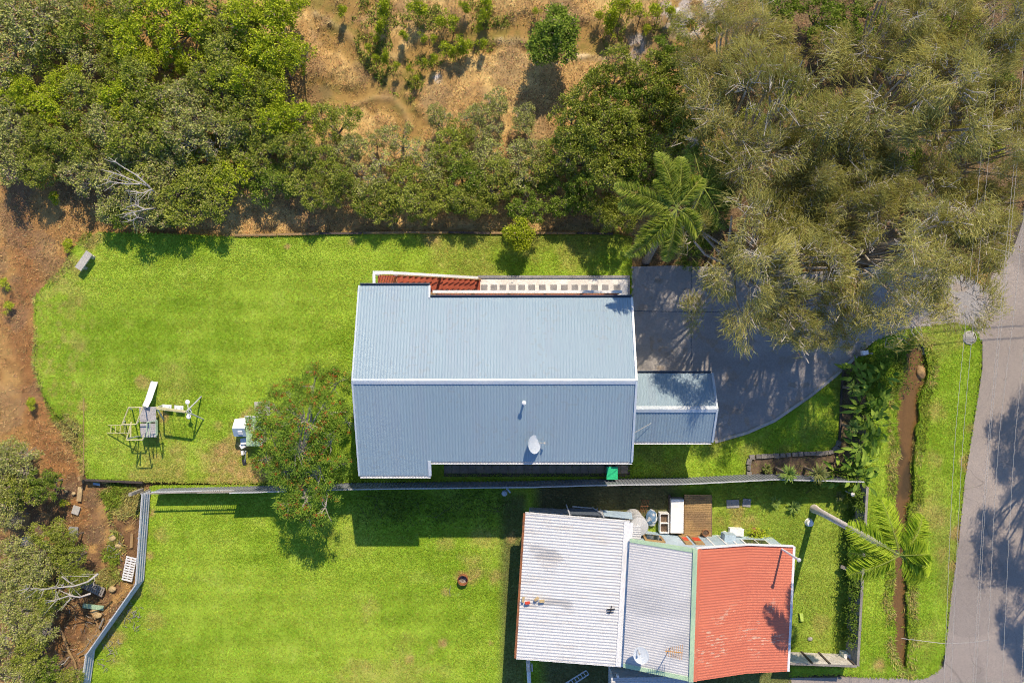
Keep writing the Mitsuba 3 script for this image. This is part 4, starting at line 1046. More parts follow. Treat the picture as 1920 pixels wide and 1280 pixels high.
single('wooden_stool', join([box(P(1583, 1064, .5), (.36, .16, .05), rz=-25), box(P(1583, 1064, .25), (.3, .1, .45), rz=-25)]), 'm_timber_grey', 'small grey wooden stool in front of the creeper covered fence', 'stool')
single('garden_light', lathe(np.r_[P(1585, 920)[:2], 0], [(.03, 0), (.03, .8), (.09, .82), (.10, .92), (0, 1.0)], 12), 'm_white_plastic', 'small white garden light at the top corner of the front fence', 'light', smooth=40)
single('water_meter', join([lathe(np.r_[P(946, 923)[:2], 0], [(0, .32), (.12, .3), (.15, .2), (.15, 0)], 12), tube([P(950, 915, .2), P(957, 923, .2)], .05, 8)]), 'm_dish', 'grey pipe fitting on the shaded grass below the boundary fence', 'pipe fitting', smooth=40)
cp = thing('drain_pit_lid', 'round pale concrete drain pit on the verge beside the road', 'drain cover')
q = P(1817, 633)
part(cp, 'ring', lathe((q[0], q[1], 0), [(.30, .10), (.34, .09), (.36, .06), (.37, 0)], 9), 'm_concrete')
part(cp, 'lid', join([box((q[0] - .03, q[1] + .13, .09), (.42, .22, .05)), box((q[0] - .03, q[1] - .10, .085), (.44, .20, .05), rz=2), box((q[0], q[1], .05), (.5, .5, .05), rz=20)]), 'm_concrete')
# ditch boulder and culvert pipe
wv = trimesh.creation.icosphere(subdivisions=3, radius=.31)
single('boulder', (np.array(wv.vertices) * (0.72 + .5 * meshkit.fbm(np.array(wv.vertices) * 5, 4, 8))[:, None] * [.8, 1.25, .8] + P(1726, 698, -.25), np.array(wv.faces)), 'm_timber_raw', 'brown boulder in the upper end of the muddy ditch', 'boulder', smooth=30)
single('culvert_pipe', tube([P(1733, 640, -.25), P(1733, 664, -.3)], [.17, .17], 16), 'm_concrete', 'concrete culvert pipe end at the top of the ditch', 'pipe', smooth=40)

# ---- debris on the mud at the left
for (px, py, sx, sy, rz, m, lab, cat) in (
        (149.5, 926, .22, .72, -6, 'm_yellow_stone', 'long tan plank lying on the mud left of the retaining wall', 'plank'),
        (142.5, 956, .36, .42, -18, 'm_concrete', 'tan concrete paver on the mud, upper of the two by the plank', 'paver'),
        (137.5, 995.5, .46, .44, -4, 'm_paver_grey', 'brown grey paver sunk in the mud, lower of the two by the plank', 'paver'),
        (49, 1014, .66, .42, 12, 'm_concrete', 'pale paver at the left edge between mangrove bushes', 'paver'),
        (175, 1137, 1.05, .22, -7, 'm_mint', 'flaking pale green plank lying on the mud', 'plank'),
        (247, 1013, .14, .72, -3, 'm_timber_raw', 'brown plank standing beside the pale corrugated fence', 'plank'),
        (155, 896, .12, .5, 12, 'm_timber_raw', 'short tan plank at the corner of the retaining wall', 'plank')):
    single(cat if cat != 'paver' else 'mud_paver', box(P(px, py, -.22), (sx, sy, .06), rz=rz), m, lab, cat)
for (px, py, r, lab) in ((124, 921, .08, 'small pale stone left of the long tan plank'), (138, 925, .09, 'pale flat stone beside the long tan plank'), (73, 1016, .15, 'round brown stone right of the pale paver'), (211, 1009, .16, 'pale stone in the grass left of the brown plank'),
                         (221, 1023, .13, 'yellow stone left of the brown plank'), (211, 1104, .17, 'yellow sandstone lump left of the pale corrugated fence'), (177, 1147, .15, 'upper yellow sandstone lump below the green plank'), (183, 1153, .17, 'lower yellow sandstone lump below the green plank')):
    wv = trimesh.creation.icosphere(subdivisions=2, radius=r)
    k_ = np.array(wv.vertices)
    single('stone', (k_ * (0.65 + .7 * meshkit.fbm(k_ * 1.6 / r, 3, int(px)))[:, None] * [1.15, .9, .6] + P(px, py, -.2), np.array(wv.faces)), 'm_yellow_stone', lab, 'stone', smooth=35)


def pallet(px, py, rz, W, L, label, n, mat, tilt=0):
    p = thing('pallet', label, 'pallet')
    q = P(px, py, -.05)
    a = math.radians(rz)
    u, w_ = np.array([math.cos(a), math.sin(a), 0]), np.array([-math.sin(a), math.cos(a), 0])
    w_ = w_ + np.array([0, 0, tilt])
    for t in np.linspace(-.5, .5, n):
        part(p, 'slat', beam(q + w_ * t * L - u * W / 2, q + w_ * t * L + u * W / 2, .075, .022), mat)
    for s in (-1, 0, 1):
        part(p, 'runner', beam(q + u * s * W * .46 - w_ * L / 2 - [0, 0, .06], q + u * s * W * .46 + w_ * L / 2 - [0, 0, .06], .05, .09), mat)


pallet(242, 1066, -14, .52, 1.18, 'pale grey pallet leaning beside the pale corrugated fence', 10, 'm_trim_white', .1)
pallet(171, 1101, 65, .42, 1.25, 'weathered grey pallet partly under bare branches', 12, 'm_timber_grey')


def log(name, pts, r, mat, lab, cat, sides=7):
    ps_ = np.array([P(*p) for p in pts])
    single(name, tube(ps_, np.linspace(r, r * (.3 if name == 'branch' else .6), len(ps_)), sides), mat, lab, cat, smooth=50)


log('log', [(111, 1175, -.1), (120, 1195, -.08), (130, 1222, -.08), (140, 1240, -.1), (143, 1252, -.15)], .075, 'm_timber_raw', 'long tan log lying left of the lower corrugated fence', 'log')
log('log', [(170, 1144, -.15), (178, 1160, -.12), (186, 1177, -.12)], .05, 'm_timber_raw', 'short pale log below the green plank', 'log')
log('log', [(194, 1159, -.1), (186, 1177, -.08)], .05, 'm_timber_grey', 'short grey log crossing the pale log', 'log')
log('branch', [(184, 1075, 2.10), (165, 1090, 2.25), (140, 1098, 2.30), (110, 1101, 2.20), (80, 1105, 2.00)], .05, 'm_bleached', 'long bare pale branch crossing the weathered pallet', 'branch')
log('branch', [(170, 1112, 2.00), (150, 1119, 2.10), (130, 1116, 2.10), (105, 1124, 2.00), (85, 1130, 1.80)], .048, 'm_bleached', 'forked bare pale branch below the weathered pallet', 'branch')
log('branch', [(138, 1117, 2.10), (120, 1110, 2.10), (110, 1105, 2.10)], .03, 'm_bleached', 'short bare branch above the forked branch', 'branch')
log('branch', [(116, 1080, 2.00), (128, 1090, 2.10), (140, 1096, 2.20)], .03, 'm_bleached', 'thin bare branch above the weathered pallet', 'branch')
tb = np.random.default_rng(29)
tw = []
for x0_, y0_, x1_, y1_, n_ in ((80, 1105, 184, 1075, 16), (85, 1130, 170, 1112, 16), (30, 1100, 110, 1110, 12)):
    for _ in range(n_):
        t = tb.random()
        a_ = P(x0_ + (x1_ - x0_) * t, y0_ + (y1_ - y0_) * t, 2.05)
        d_ = tb.normal(0, .3, 3) + [-.25, -.05, .05]
        tw.append(tube([a_, a_ + d_ * .5 + tb.normal(0, .04, 3), a_ + d_], [.016, .011, .005], 4))
stuff('dead_twigs', join(tw), 'm_bleached', 'fine bare pale twigs around the long bare branches at the lower left', 'twigs')
dt = thing('dead_tree', 'bare pale dead branches lying over the lower left thicket above the bench', 'branches')
dr_ = np.random.default_rng(17)
for pts in ([(300, 372, 1.0), (280, 350, 2.3), (250, 338, 2.7), (215, 325, 2.7), (190, 318, 2.5)], [(280, 350, 2.3), (255, 328, 2.8), (225, 310, 2.8), (205, 296, 2.6)], [(262, 345, 2.6), (235, 345, 2.8), (205, 340, 2.6)], [(285, 355, 2.2), (268, 362, 2.5), (235, 358, 2.5)], [(300, 390, 1.2), (275, 392, 2.1), (250, 398, 2.2), (232, 405, 2.0)], [(270, 392, 2.1), (255, 385, 2.3), (238, 388, 2.2)], [(250, 398, 2.2), (258, 408, 2.2), (246, 414, 2.0)]):
    q = np.array([P(*p_) for p_ in pts])
    part(dt, 'limb', tube(q, np.linspace(.04, .014, len(q)), 6), 'm_bleached', smooth=50)
    ms = []
    for _ in range(9):
        k_ = dr_.integers(1, len(q))
        a_ = lp(q[k_ - 1], q[k_], dr_.random())
        d_ = (q[k_] - q[k_ - 1]) * .4 + dr_.normal(0, .28, 3)
        ms.append(tube([a_, a_ + d_ * .5 + dr_.normal(0, .03, 3), a_ + d_], [.018, .013, .006], 4))
    part(dt, 'twigs', join(ms), 'm_bleached', kind='stuff')
log('branch', [(230, 1113, 0), (222, 1122, 0), (213, 1129, -.1)], .025, 'm_timber_raw', 'thin brown branch beside the shaded fence bend', 'branch')
log('branch', [(145, 1226, 0), (158, 1218, .1), (170, 1200, .2), (188, 1184, .3)], .035, 'm_timber_grey', 'leafy fallen branch against the shaded fence', 'branch')
log('branch', [(103, 1250, -.1), (120, 1243, 0), (130, 1230, 0)], .04, 'm_concrete', 'bleached driftwood branch beside the long tan log', 'branch')
sr = np.random.default_rng(21)
tw = []
for cx_, cy_, n_, sp_ in ((252, 1160, 26, 26), (205, 1215, 26, 24), (240, 1140, 14, 16), (215, 1030, 16, 24), (150, 1160, 14, 40), (190, 1240, 10, 14), (120, 1210, 12, 30)):
    for _ in range(n_):
        x, y, a, L = sr.normal(cx_, sp_ * .45), sr.normal(cy_, sp_ * .6), sr.uniform(0, 2 * np.pi), sr.uniform(4, 14)
        zz = -.18 if x < 225 - (y - 1150) * .6 else .04
        tw.append(tube([P(x, y, zz + .03), P(x + L * .5 * math.cos(a + .2), y + L * .5 * math.sin(a + .2), zz + .08), P(x + L * math.cos(a), y + L * math.sin(a), zz + .02)], [.016, .012, .006], 4))
stuff('twig_litter', join(tw), 'm_timber_grey', 'fallen twigs and sticks along both sides of the corrugated fence', 'twigs')

# ---- overhead wires
def wire(px, label, z=8.0):
    w = np.array([P(x, y, z) for x, y in px])
    w = np.vstack([w[0] + (w[0] - w[1]) * 2, w, w[-1] + (w[-1] - w[-2]) * 2])
    from scipy.interpolate import PchipInterpolator
    ys = np.linspace(w[-1, 1], w[0, 1], 40)
    xs2 = PchipInterpolator(w[::-1, 1], w[::-1, 0])(ys)
    single('overhead_wire', tube(np.stack([xs2, ys, np.full(40, z)], 1), .008, 5), 'm_wire', label, 'wire', group='overhead wires along the road')


for k_, q in enumerate(([(1866, 0), (1815, 560), (1789, 850), (1770, 1280)], [(1882, 0), (1829, 560), (1804, 850), (1783, 1280)], [(1930, 0), (1878, 560), (1851, 850), (1824, 1280)], [(1936, 0), (1883, 560), (1854, 850), (1829, 1280)], [(1955, 0), (1904, 560), (1871, 850), (1849, 1280)], [(1982, 0), (1931, 560), (1901, 850), (1879, 1280)], [(2010, 0), (1962, 560), (1936, 850), (1915, 1280)])):
    wire(q, f'thin pale overhead wire along the road, {ORD[k_]} from the left')
single('service_wire', tube(np.array([P(1690, 1196, 6.2), P(1772, 1206, 6.5), P(1815, 1204, 6.8), P(1856, 1199, 7.2)]), .012, 5), 'm_wire', 'short pale service wire curving across the road at the bottom right', 'wire')
for k_, (y0, y1) in enumerate(((6.9, 5.2), (6.3, 4.6))):
    xx = np.linspace(32, 15, 14)
    single('service_wire', tube(np.stack([xx, y1 + (y0 - y1) * (xx - 15) / 17, 7.0 - .6 * np.sin((xx - 15) / 17 * np.pi)], 1), .02, 5), 'm_black', ('upper' if k_ == 0 else 'lower') + ' dark service cable crossing the road among the tall trees', 'wire')

#@@SECTION plants
# ------------------------------------------------------------------ plants
def leaf_quads(c, d, n, L, W):
    d = d / (np.linalg.norm(d, axis=1, keepdims=True) + 1e-9)
    s = np.cross(d, n)
    s /= np.linalg.norm(s, axis=1, keepdims=True) + 1e-9
    L, W = np.asarray(L)[:, None], np.asarray(W)[:, None]
    v = np.stack([c, c + d * L * .5 + s * W * .5, c + d * L, c + d * L * .5 - s * W * .5], 1).reshape(-1, 3)
    k = np.arange(len(c))[:, None] * 4
    return v, np.vstack([k + [0, 1, 2], k + [0, 2, 3]])


def unit(r, n):
    v = r.normal(size=(n, 3))
    return v / np.linalg.norm(v, axis=1, keepdims=True)


TINT = {'b': ((.28, .37, .016), (.62, .69, .07)), 'm': ((.20, .26, .026), (.50, .54, .12)), 'g': ((.26, .30, .06), (.62, .64, .23)), 'd': ((.13, .21, .026), (.34, .44, .07)), 'f': ((.065, .11, .02), (.12, .17, .035)),
        'v': ((.08, .15, .02), (.20, .29, .05))}
NAMES = {'b': 'bright green', 'm': 'olive green', 'g': 'grey green', 'd': 'dark green'}


def shell_points(r, lobes, n, low=-.15):
    """Points on the outer skin of a union of ellipsoid lobes, with their outward directions."""
    C, S = lobes[:, :3], lobes[:, 3:]
    w = S[:, 0] * S[:, 1]
    k = r.choice(len(lobes), n, p=w / w.sum())
    u = unit(r, n)
    u[:, 2] = np.where(u[:, 2] < low, -u[:, 2], u[:, 2])
    p = C[k] + u * S[k] * r.uniform(.72, 1.04, (n, 1))
    inside = np.zeros(n, bool)
    for c_, s_ in zip(C, S):
        inside |= (((p - c_) / s_) ** 2).sum(1) < .45
    return p[~inside], u[~inside]


def crown_lobes(r, R, H, k, flat=.55, low=.45):
    a = np.arange(k) * 2 * np.pi / k * 1.0 + r.uniform(-.4, .4, k)
    rad = R * np.sqrt(r.uniform(.05, .62, k))
    s = R * r.uniform(.30, .52, k)
    z = H * r.uniform(low, .82, k)
    lob = np.stack([rad * np.cos(a * 2.4), rad * np.sin(a * 2.4), z, s, s, s * flat + H * .06], 1)
    return np.vstack([lob, [[0, 0, H * .72, R * .45, R * .45, H * .26]]])


def branchwork(r, lobes, pts, R, H, n_tw, rad, colors, limb=1.0):
    ms, cols = [], []

    def add(m, cidx):
        ms.append(m)
        cols.append(np.tile(np.asarray(colors[0]) * (1 - cidx) + np.asarray(colors[1]) * cidx, (len(m[0]), 1)))
    base = np.array([0, 0, -.4])
    fork = np.array([r.normal(0, .06) * R, r.normal(0, .06) * R, H * .22])
    add(tube([base, base * .3 + fork * .5, fork], [rad, rad * .9, rad * .75], 7, False), .2)
    hubs = []
    for l in lobes:
        m1 = fork + (l[:3] - fork) * .5 + r.normal(0, .06, 3) * R
        hub = l[:3] - [0, 0, l[5] * .4]
        add(tube([fork, m1, hub], np.array([rad * .6, rad * .42, rad * .26]) * limb, 5, False), .4)
        hubs.append(hub)
    hubs = np.array(hubs)
    for p in pts[r.choice(len(pts), min(n_tw, len(pts)), replace=False)]:
        hub = hubs[np.argmin(((hubs - p) ** 2).sum(1))]
        a0 = hub + (p - hub) * r.uniform(*((.1, .5) if limb == 1 else (.35, .85)))
        mid = a0 + (p - a0) * .55 + r.normal(0, .06, 3) * R
        add(tube([a0, mid, p + (p - hub) * .06], [rad * .16, rad * .11, rad * .05], 3, False), r.uniform(.4, 1.0))
    m = join(ms)
    return m, np.vstack(cols)


def make_bush(name, seed, tint, R=1.5, H=2.6, clumps=260, per=34, leaf=(.12, .058), k=8, twigs=90, pale=.5, thr=.40):
    r = np.random.default_rng(seed)
    lobes = crown_lobes(r, R, H, k)
    p, u = shell_points(r, lobes, clumps)
    hole = meshkit.noise(p * 1.5, seed)
    p, u = p[hole > thr], u[hole > thr]
    n = len(p) * per
    c0 = np.repeat(p, per, 0) + r.normal(0, .095, (n, 3)) * [1, 1, .8]
    d = np.repeat(u, per, 0) * .5 + unit(r, n) * .9
    nrm = np.array([0, 0, 1.0]) * .9 + unit(r, n) * .9
    v, f = leaf_quads(c0, d, nrm, leaf[0] * r.uniform(.65, 1.35, n), leaf[1] * r.uniform(.7, 1.3, n))
    a, b = (np.array(x) for x in TINT[tint])
    t = np.clip(np.repeat(r.random(len(p)), per) * .6 + r.random(n) ** 2 * .9 - .2, 0, 1)
    col = lerp(a, b, t)
    dead = r.random(n) < (.05 if tint != 'g' else .14)
    col[dead] = np.array([.42, .34, .24]) * r.uniform(.7, 1.2, (dead.sum(), 1))
    tr, tc = branchwork(r, lobes, p, R, H, twigs, .065 * R, ((.13, .105, .085), (.40 * pale + .2, .37 * pale + .18, .34 * pale + .16)))
    scene[name] = {'type': 'shapegroup', 'trunk': mikit.ply(tr, 'm_bark', smooth=True, color=tc), 'crown': mikit.ply((v, f), 'm_leaf', color=np.repeat(np.clip(col, .004, .7), 4, 0))}
    return R, H


BUSH = {}
for t, spec in {'b': dict(per=40, twigs=40, pale=.3), 'm': dict(per=34, twigs=90, pale=.5), 'g': dict(per=24, twigs=190, pale=.9), 'd': dict(per=42, twigs=40, pale=.3)}.items():
    BUSH[t] = [(f'shape_bush_{t}{i_}',) + make_bush(f'shape_bush_{t}{i_}', 100 + ord(t) * 7 + i_, t, **spec) for i_ in range(3)]
BUSH['s'] = [(f'shape_sapling{i_}',) + make_bush(f'shape_sapling{i_}', 900 + i_, 'b', R=.6, H=1.3, clumps=50, per=34, k=4, twigs=14) for i_ in range(2)]
BUSH['o'] = [('shape_garden_shrub',) + make_bush('shape_garden_shrub', 950, 'b', R=.75, H=1.9, clumps=260, per=46, k=7, twigs=10, leaf=(.09, .05), thr=.05)]
BUSH['t'] = [('shape_lone_tree',) + make_bush('shape_lone_tree', 951, 'd', R=1.1, H=3.6, clumps=420, per=44, k=10, twigs=20, thr=.12)]
pr = np.random.default_rng(77)


def plant(name, kind, px, py, rpx, height, label, cat, group=None, base=-.3, zf=.7):
    key = thing(name, label, cat, group)
    grp, R, H = BUSH[kind][int(pr.integers(len(BUSH[kind])))]
    zc = base + height * zf
    q = P(px, py, zc)
    s = rpx * (CAM_H - zc) / FOC / R * 1.06
    scene[key] = {'type': 'instance', 'shapegroup': {'type': 'ref', 'id': grp}, 'to_world': T().translate([q[0], q[1], base]).rotate([0, 0, 1], float(pr.uniform(0, 360))).scale([s, s, (height) / H])}
    return key


ROWS = [
    ('in the strip along the top edge', 2.7, [(-12, 30, 60, 'g'), (42, 40, 62, 'g'), (112, 8, 52, 'g'), (165, 48, 50, 'm'), (212, 8, 50, 'm'), (232, 66, 54, 'b'), (292, 12, 60, 'b'), (345, 58, 60, 'b'), (395, 10, 58, 'm'), (432, 62, 54, 'm'), (462, 20, 58, 'b'), (505, 70, 58, 'b'), (530, 22, 45, 'b'), (548, 100, 42, 'b')]),
    ('in the second row below the top', 2.4, [(20, 110, 58, 'g'), (88, 88, 48, 'm'), (112, 150, 40, 'b'), (158, 112, 45, 'g'), (205, 128, 34, 'm'), (262, 108, 46, 'b'), (300, 112, 40, 'b'), (345, 122, 18, 'b'), (428, 116, 48, 'd'), (488, 118, 48, 'b'), (528, 125, 45, 'b')]),
    ('in the cluster above the bare mud', 2.4, [(-8, 190, 52, 'g'), (45, 175, 42, 'b'), (85, 200, 50, 'b'), (25, 240, 50, 'g'), (75, 262, 40, 'm'), (12, 300, 46, 'g'), (60, 318, 36, 'm')]),
    ('on the upper edge of the thicket', 2.9, [(165, 205, 48, 'm'), (222, 180, 50, 'b'), (285, 178, 52, 'm'), (340, 182, 50, 'g'), (398, 165, 52, 'm'), (452, 168, 46, 'b'), (502, 172, 36, 'm')]),
    ('through the middle of the left thicket', 2.8, [(150, 262, 42, 'm'), (205, 248, 54, 'g'), (268, 238, 56, 'm'), (330, 245, 56, 'g'), (392, 235, 54, 'g'), (448, 228, 50, 'm'), (500, 225, 48, 'b'), (548, 215, 46, 'b'), (562, 265, 40, 'm')]),
    ('along the lower edge of the left thicket', 2.2, [(112, 298, 38, 'm'), (165, 315, 48, 'g'), (218, 318, 52, 'g'), (275, 300, 50, 'm'), (238, 372, 50, 'g'), (290, 375, 48, 'g'), (318, 318, 50, 'g'), (335, 365, 50, 'm'), (385, 305, 52, 'm'), (395, 355, 46, 'm'), (442, 325, 52, 'b'), (490, 292, 48, 'm'), (508, 342, 44, 'd'), (552, 318, 42, 'm'), (222, 402, 30, 'd'), (300, 405, 26, 'd')]),
    ('in the hedge above the back lawn', 2.25, [(610, 322, 40, 'm'), (625, 240, 42, 'm'), (655, 275, 34, 'g'), (645, 345, 36, 'm'), (708, 330, 46, 'g'), (720, 382, 36, 'm'), (752, 272, 36, 'g'), (758, 345, 46, 'm'), (795, 300, 42, 'g'), (815, 355, 44, 'm'), (838, 292, 42, 'm'), (862, 345, 44, 'd'), (908, 305, 44, 'g'), (925, 352, 44, 'm'), (972, 318, 44, 'g'), (985, 372, 40, 'd'), (1035, 312, 44, 'm'), (1050, 362, 40, 'd'), (1000, 275, 30, 'g'), (692, 366, 34, 'm'), (602, 366, 32, 'm'), (888, 374, 34, 'm'), (788, 384, 32, 'm')]),
    ('on the lower rim of the salt flat', 1.9, [(820, 222, 26, 'g'), (890, 215, 30, 'g'), (935, 195, 28, 'g'), (985, 225, 28, 'g'), (915, 250, 30, 'g'), (860, 255, 26, 'm'), (700, 265, 22, 'g')]),
    ('in the thicket beside the plumed palm', 3.4, [(1072, 232, 46, 'm'), (1082, 295, 48, 'm'), (1098, 178, 44, 'm'), (1102, 352, 42, 'd'), (1135, 230, 52, 'm'), (1150, 150, 46, 'm'), (1148, 300, 50, 'm'), (1168, 200, 46, 'd'), (1195, 258, 50, 'm'), (1198, 325, 46, 'd'), (1210, 148, 46, 'm'), (1228, 205, 50, 'm'), (1262, 112, 44, 'd'), (1262, 262, 46, 'm'), (1270, 168, 46, 'm'), (1300, 215, 44, 'm'), (1305, 150, 30, 'd'), (1128, 398, 34, 'm'), (1166, 404, 32, 'm')]),
    ('in gaps under the tall feathery trees', 2.6, [(1462, 12, 42, 'd'), (1545, 28, 44, 'd'), (1592, 62, 42, 'd'), (1632, 15, 44, 'd'), (1650, 92, 34, 'd'), (1332, 385, 40, 'd'), (1345, 300, 40, 'm'), (1300, 470, 32, 'd'), (1425, 110, 40, 'd'), (1490, 175, 42, 'd'), (1700, 60, 42, 'd'), (1740, 140, 40, 'd'), (1805, 50, 42, 'd'), (1868, 130, 40, 'd'), (1410, 255, 40, 'm'), (1620, 200, 42, 'd'), (1700, 300, 40, 'd'), (1850, 260, 40, 'm')]),
    ('on the left edge below the mud', 2.2, [(-8, 850, 42, 'g'), (28, 865, 42, 'g'), (40, 915, 36, 'm'), (85, 908, 30, 'd'), (2, 925, 42, 'g'), (20, 975, 26, 'g')]),
    ('in the lower left corner thicket', 2.2, [(38, 1045, 38, 'g'), (128, 1010, 20, 'm'), (92, 1012, 34, 'm'), (80, 1058, 42, 'g'), (132, 1050, 34, 'm'), (12, 1082, 40, 'g'), (60, 1098, 42, 'g'), (150, 1082, 22, 'm'), (25, 1145, 46, 'g'), (62, 1165, 40, 'g'), (92, 1130, 34, 'm'), (10, 1205, 42, 'g'), (52, 1222, 38, 'm'), (30, 1268, 44, 'g'), (85, 1262, 32, 'd'), (128, 1272, 26, 'm')]),
]
for where, ht, lst in ROWS:
    for k_, (px, py, rp, t) in enumerate(sorted(lst)):
        hh = ht * (.80 + .2 * rp / 45) * (.92 + .16 * ((px * 31 + py * 17) % 100) / 100)
        o = ORD[k_]
        plant('mangrove_bush', t, px, py, rp, hh, f'{NAMES[t]} mangrove bush, {o} from the left {where}', 'bush')
plant('mangrove_tree', 't', 1036, 62, 46, 3.4, 'single dense green tree standing alone on the salt flat with a long shadow', 'tree')
plant('mangrove_tree', 'm', 1337, 66, 19, 2.0, 'small lone bush on the tan flat left of the tall trees', 'bush')
plant('garden_shrub', 'o', 975, 438, 24, 1.9, 'rounded bright green shrub at the top edge of the lawn above the deck', 'shrub', base=0)
SAPS = []
for px, py, rp in ((722, 12, 16), (716, 48, 13), (782, 12, 16), (832, 28, 15), (848, 46, 15), (905, 28, 13), (912, 8, 13), (872, 12, 10), (690, 92, 9), (700, 66, 9), (724, 106, 10), (756, 66, 9), (790, 66, 10), (812, 110, 9), (832, 94, 14), (852, 96, 11), (868, 84, 14), (888, 80, 12), (905, 82, 9), (790, 115, 8),
                   (770, 130, 8), (742, 126, 9), (702, 112, 9), (1150, 28, 18), (1168, 12, 18), (1148, 62, 13), (1205, 22, 18), (1242, 12, 18), (1212, 58, 11), (1262, 50, 12), (776, 150, 8), (1130, 20, 12), (640, 20, 10), (1258, 25, 12), (812, 75, 9), (1010, 20, 9), (895, 55, 9)):
    SAPS.append((px, py, rp))
for row, lo, hi in (('top', -99, 36), ('second', 36, 73), ('third', 73, 100), ('lowest', 100, 999)):
    for k_, (px, py, rp) in enumerate(sorted(q_ for q_ in SAPS if lo <= q_[1] < hi)):
        plant('mangrove_sapling', 's', px, py, rp, .55 + rp * .06, f'green mangrove sapling on the salt flat, {ORD[k_]} from the left in the {row} row', 'sapling', group='mangrove saplings on the salt flat', base=-.35)
for px, py, rp, lab in ((100, 372, 11, 'small bright green weed on the bare mud above the bench'), (125, 460, 11, 'small green weed above the concrete bench'), (57, 757, 10, 'small green weed at the left foot of the lawn bank'), (10, 535, 12, 'upper grey green weed on the bare mud at the left edge'), (12, 580, 12, 'lower grey green weed on the bare mud at the left edge'), (122, 943, 9, 'small weed between the planks on the mud')):
    plant('weed', 's', px, py, rp, .6, lab, 'weed')

# ---- feathery she-oaks
def make_oak(name, seed, R=3.9, H=11.0, clumps=1900, per=25):
    r = np.random.default_rng(seed)
    k = 30
    a = r.uniform(0, 2 * np.pi, k)
    rad = R * np.sqrt(r.uniform(.02, .86, k))
    s = R * r.uniform(.15, .30, k)
    lobes = np.stack([rad * np.cos(a), rad * np.sin(a), H * (r.uniform(.74, .88, k) - .26 * (rad / R) ** 2), s * r.uniform(.8, 1.35, k), s * r.uniform(.8, 1.35, k), s * .55], 1)
    p, u = shell_points(r, lobes, clumps, low=-.5)
    hole = meshkit.noise(p * [1.5, 1.5, .5], seed)
    p, u = p[hole > .485], u[hole > .485]
    n = len(p) * per
    ci = np.repeat(np.arange(len(p)), per)
    c0 = p[ci] + r.normal(0, .15, (n, 3))
    # every spray leans its own way, neighbours alike, so that the crown looks combed and not spiky
    q = p * .55
    comb = np.stack([meshkit.noise(q, seed + 11), meshkit.noise(q, seed + 12), meshkit.noise(q, seed + 13)], 1) - .5
    d = u[ci] * .35 + comb[ci] * 2.4 + unit(r, n) * .62 + [.12, -.10, .02]
    nrm = np.array([0, 0, 1.0]) * 1.2 + unit(r, n) * .5
    v, f = leaf_quads(c0, d, nrm, .32 * r.uniform(.5, 1.5, n), .0175 * r.uniform(.7, 1.4, n))
    v = v.reshape(-1, 4, 3)
    v[:, 2, 2] -= .10 * r.random(n)
    v = v.reshape(-1, 3)
    A, B = np.array([.37, .375, .10]), np.array([.72, .68, .27])
    t = np.clip(np.repeat(meshkit.fbm(p * .6, 2, seed + 5), per) * 1.5 - .35 + r.normal(0, .2, n), 0, 1)
    col = lerp(A, B, t)
    brown = r.random(n) < .03
    col[brown] = [.36, .22, .12]
    tr, tc = branchwork(r, lobes, p, R, H, 900, .125, ((.24, .215, .19), (.60, .56, .50)), 1.25)
    scene[name] = {'type': 'shapegroup', 'trunk': mikit.ply(tr, 'm_bark', smooth=True, color=tc), 'crown': mikit.ply((v, f), 'm_needle', color=np.repeat(np.clip(col, .004, .75), 4, 0))}


for i_ in range(3):
    make_oak(f'shape_oak{i_}', 300 + i_)
OAKS = [(10.6, 3.6, 10.2, 1.0, 'lower left of the four largest, over the driveway'), (10.9, 8.9, 10.8, 1.02, 'upper left of the four largest, beyond the driveway'), (16.0, 3.9, 10.8, 1.0, 'lower right of the four largest, beside the road'), (16.2, 9.3, 11.2, 1.02, 'upper right of the four largest, beside the road'),
        (13.6, 6.8, 9.8, .72, 'in the middle between the four largest'), (9.6, 12.6, 9.0, .62, 'at the top edge, left of the dark gap'), (16.4, 13.4, 10.0, .8, 'at the top right corner'), (13.2, 1.6, 7.6, .62, 'lowest one reaching over the driveway edge'), (19.9, 8.0, 10, .62, 'rightmost one leaning over the road'), (19.6, 12.0, 10.5, .75, 'at the right edge beside the top right corner'), (19.0, 5.0, 9.0, .58, 'small one near the road edge')]
for k_, (x, y, H, s, where) in enumerate(OAKS):
    key = thing('she_oak', f'tall feathery olive tree, {where}', 'tree')
    scene[key] = {'type': 'instance', 'shapegroup': {'type': 'ref', 'id': f'shape_oak{k_ % 3}'}, 'to_world': T().translate([x, y, 0]).rotate([0, 0, 1], 67.0 * k_ + 20).scale([s, s, H / 11.0])}
for k_, (x, y) in enumerate(((28.0, .6), (27.3, -4.3), (28.2, -8.9))):       # across the road, outside the frame: their shade lies on the road
    key = thing('roadside_tree', f'feathery tree across the road shading the bitumen, {ORD[k_]} from the top', 'tree', 'trees across the road')
    scene[key] = {'type': 'instance', 'shapegroup': {'type': 'ref', 'id': f'shape_oak{(k_ + 1) % 3}'}, 'to_world': T().translate([x, y, 0]).rotate([0, 0, 1], 100.0 * k_).scale([.72, .78, .85])}

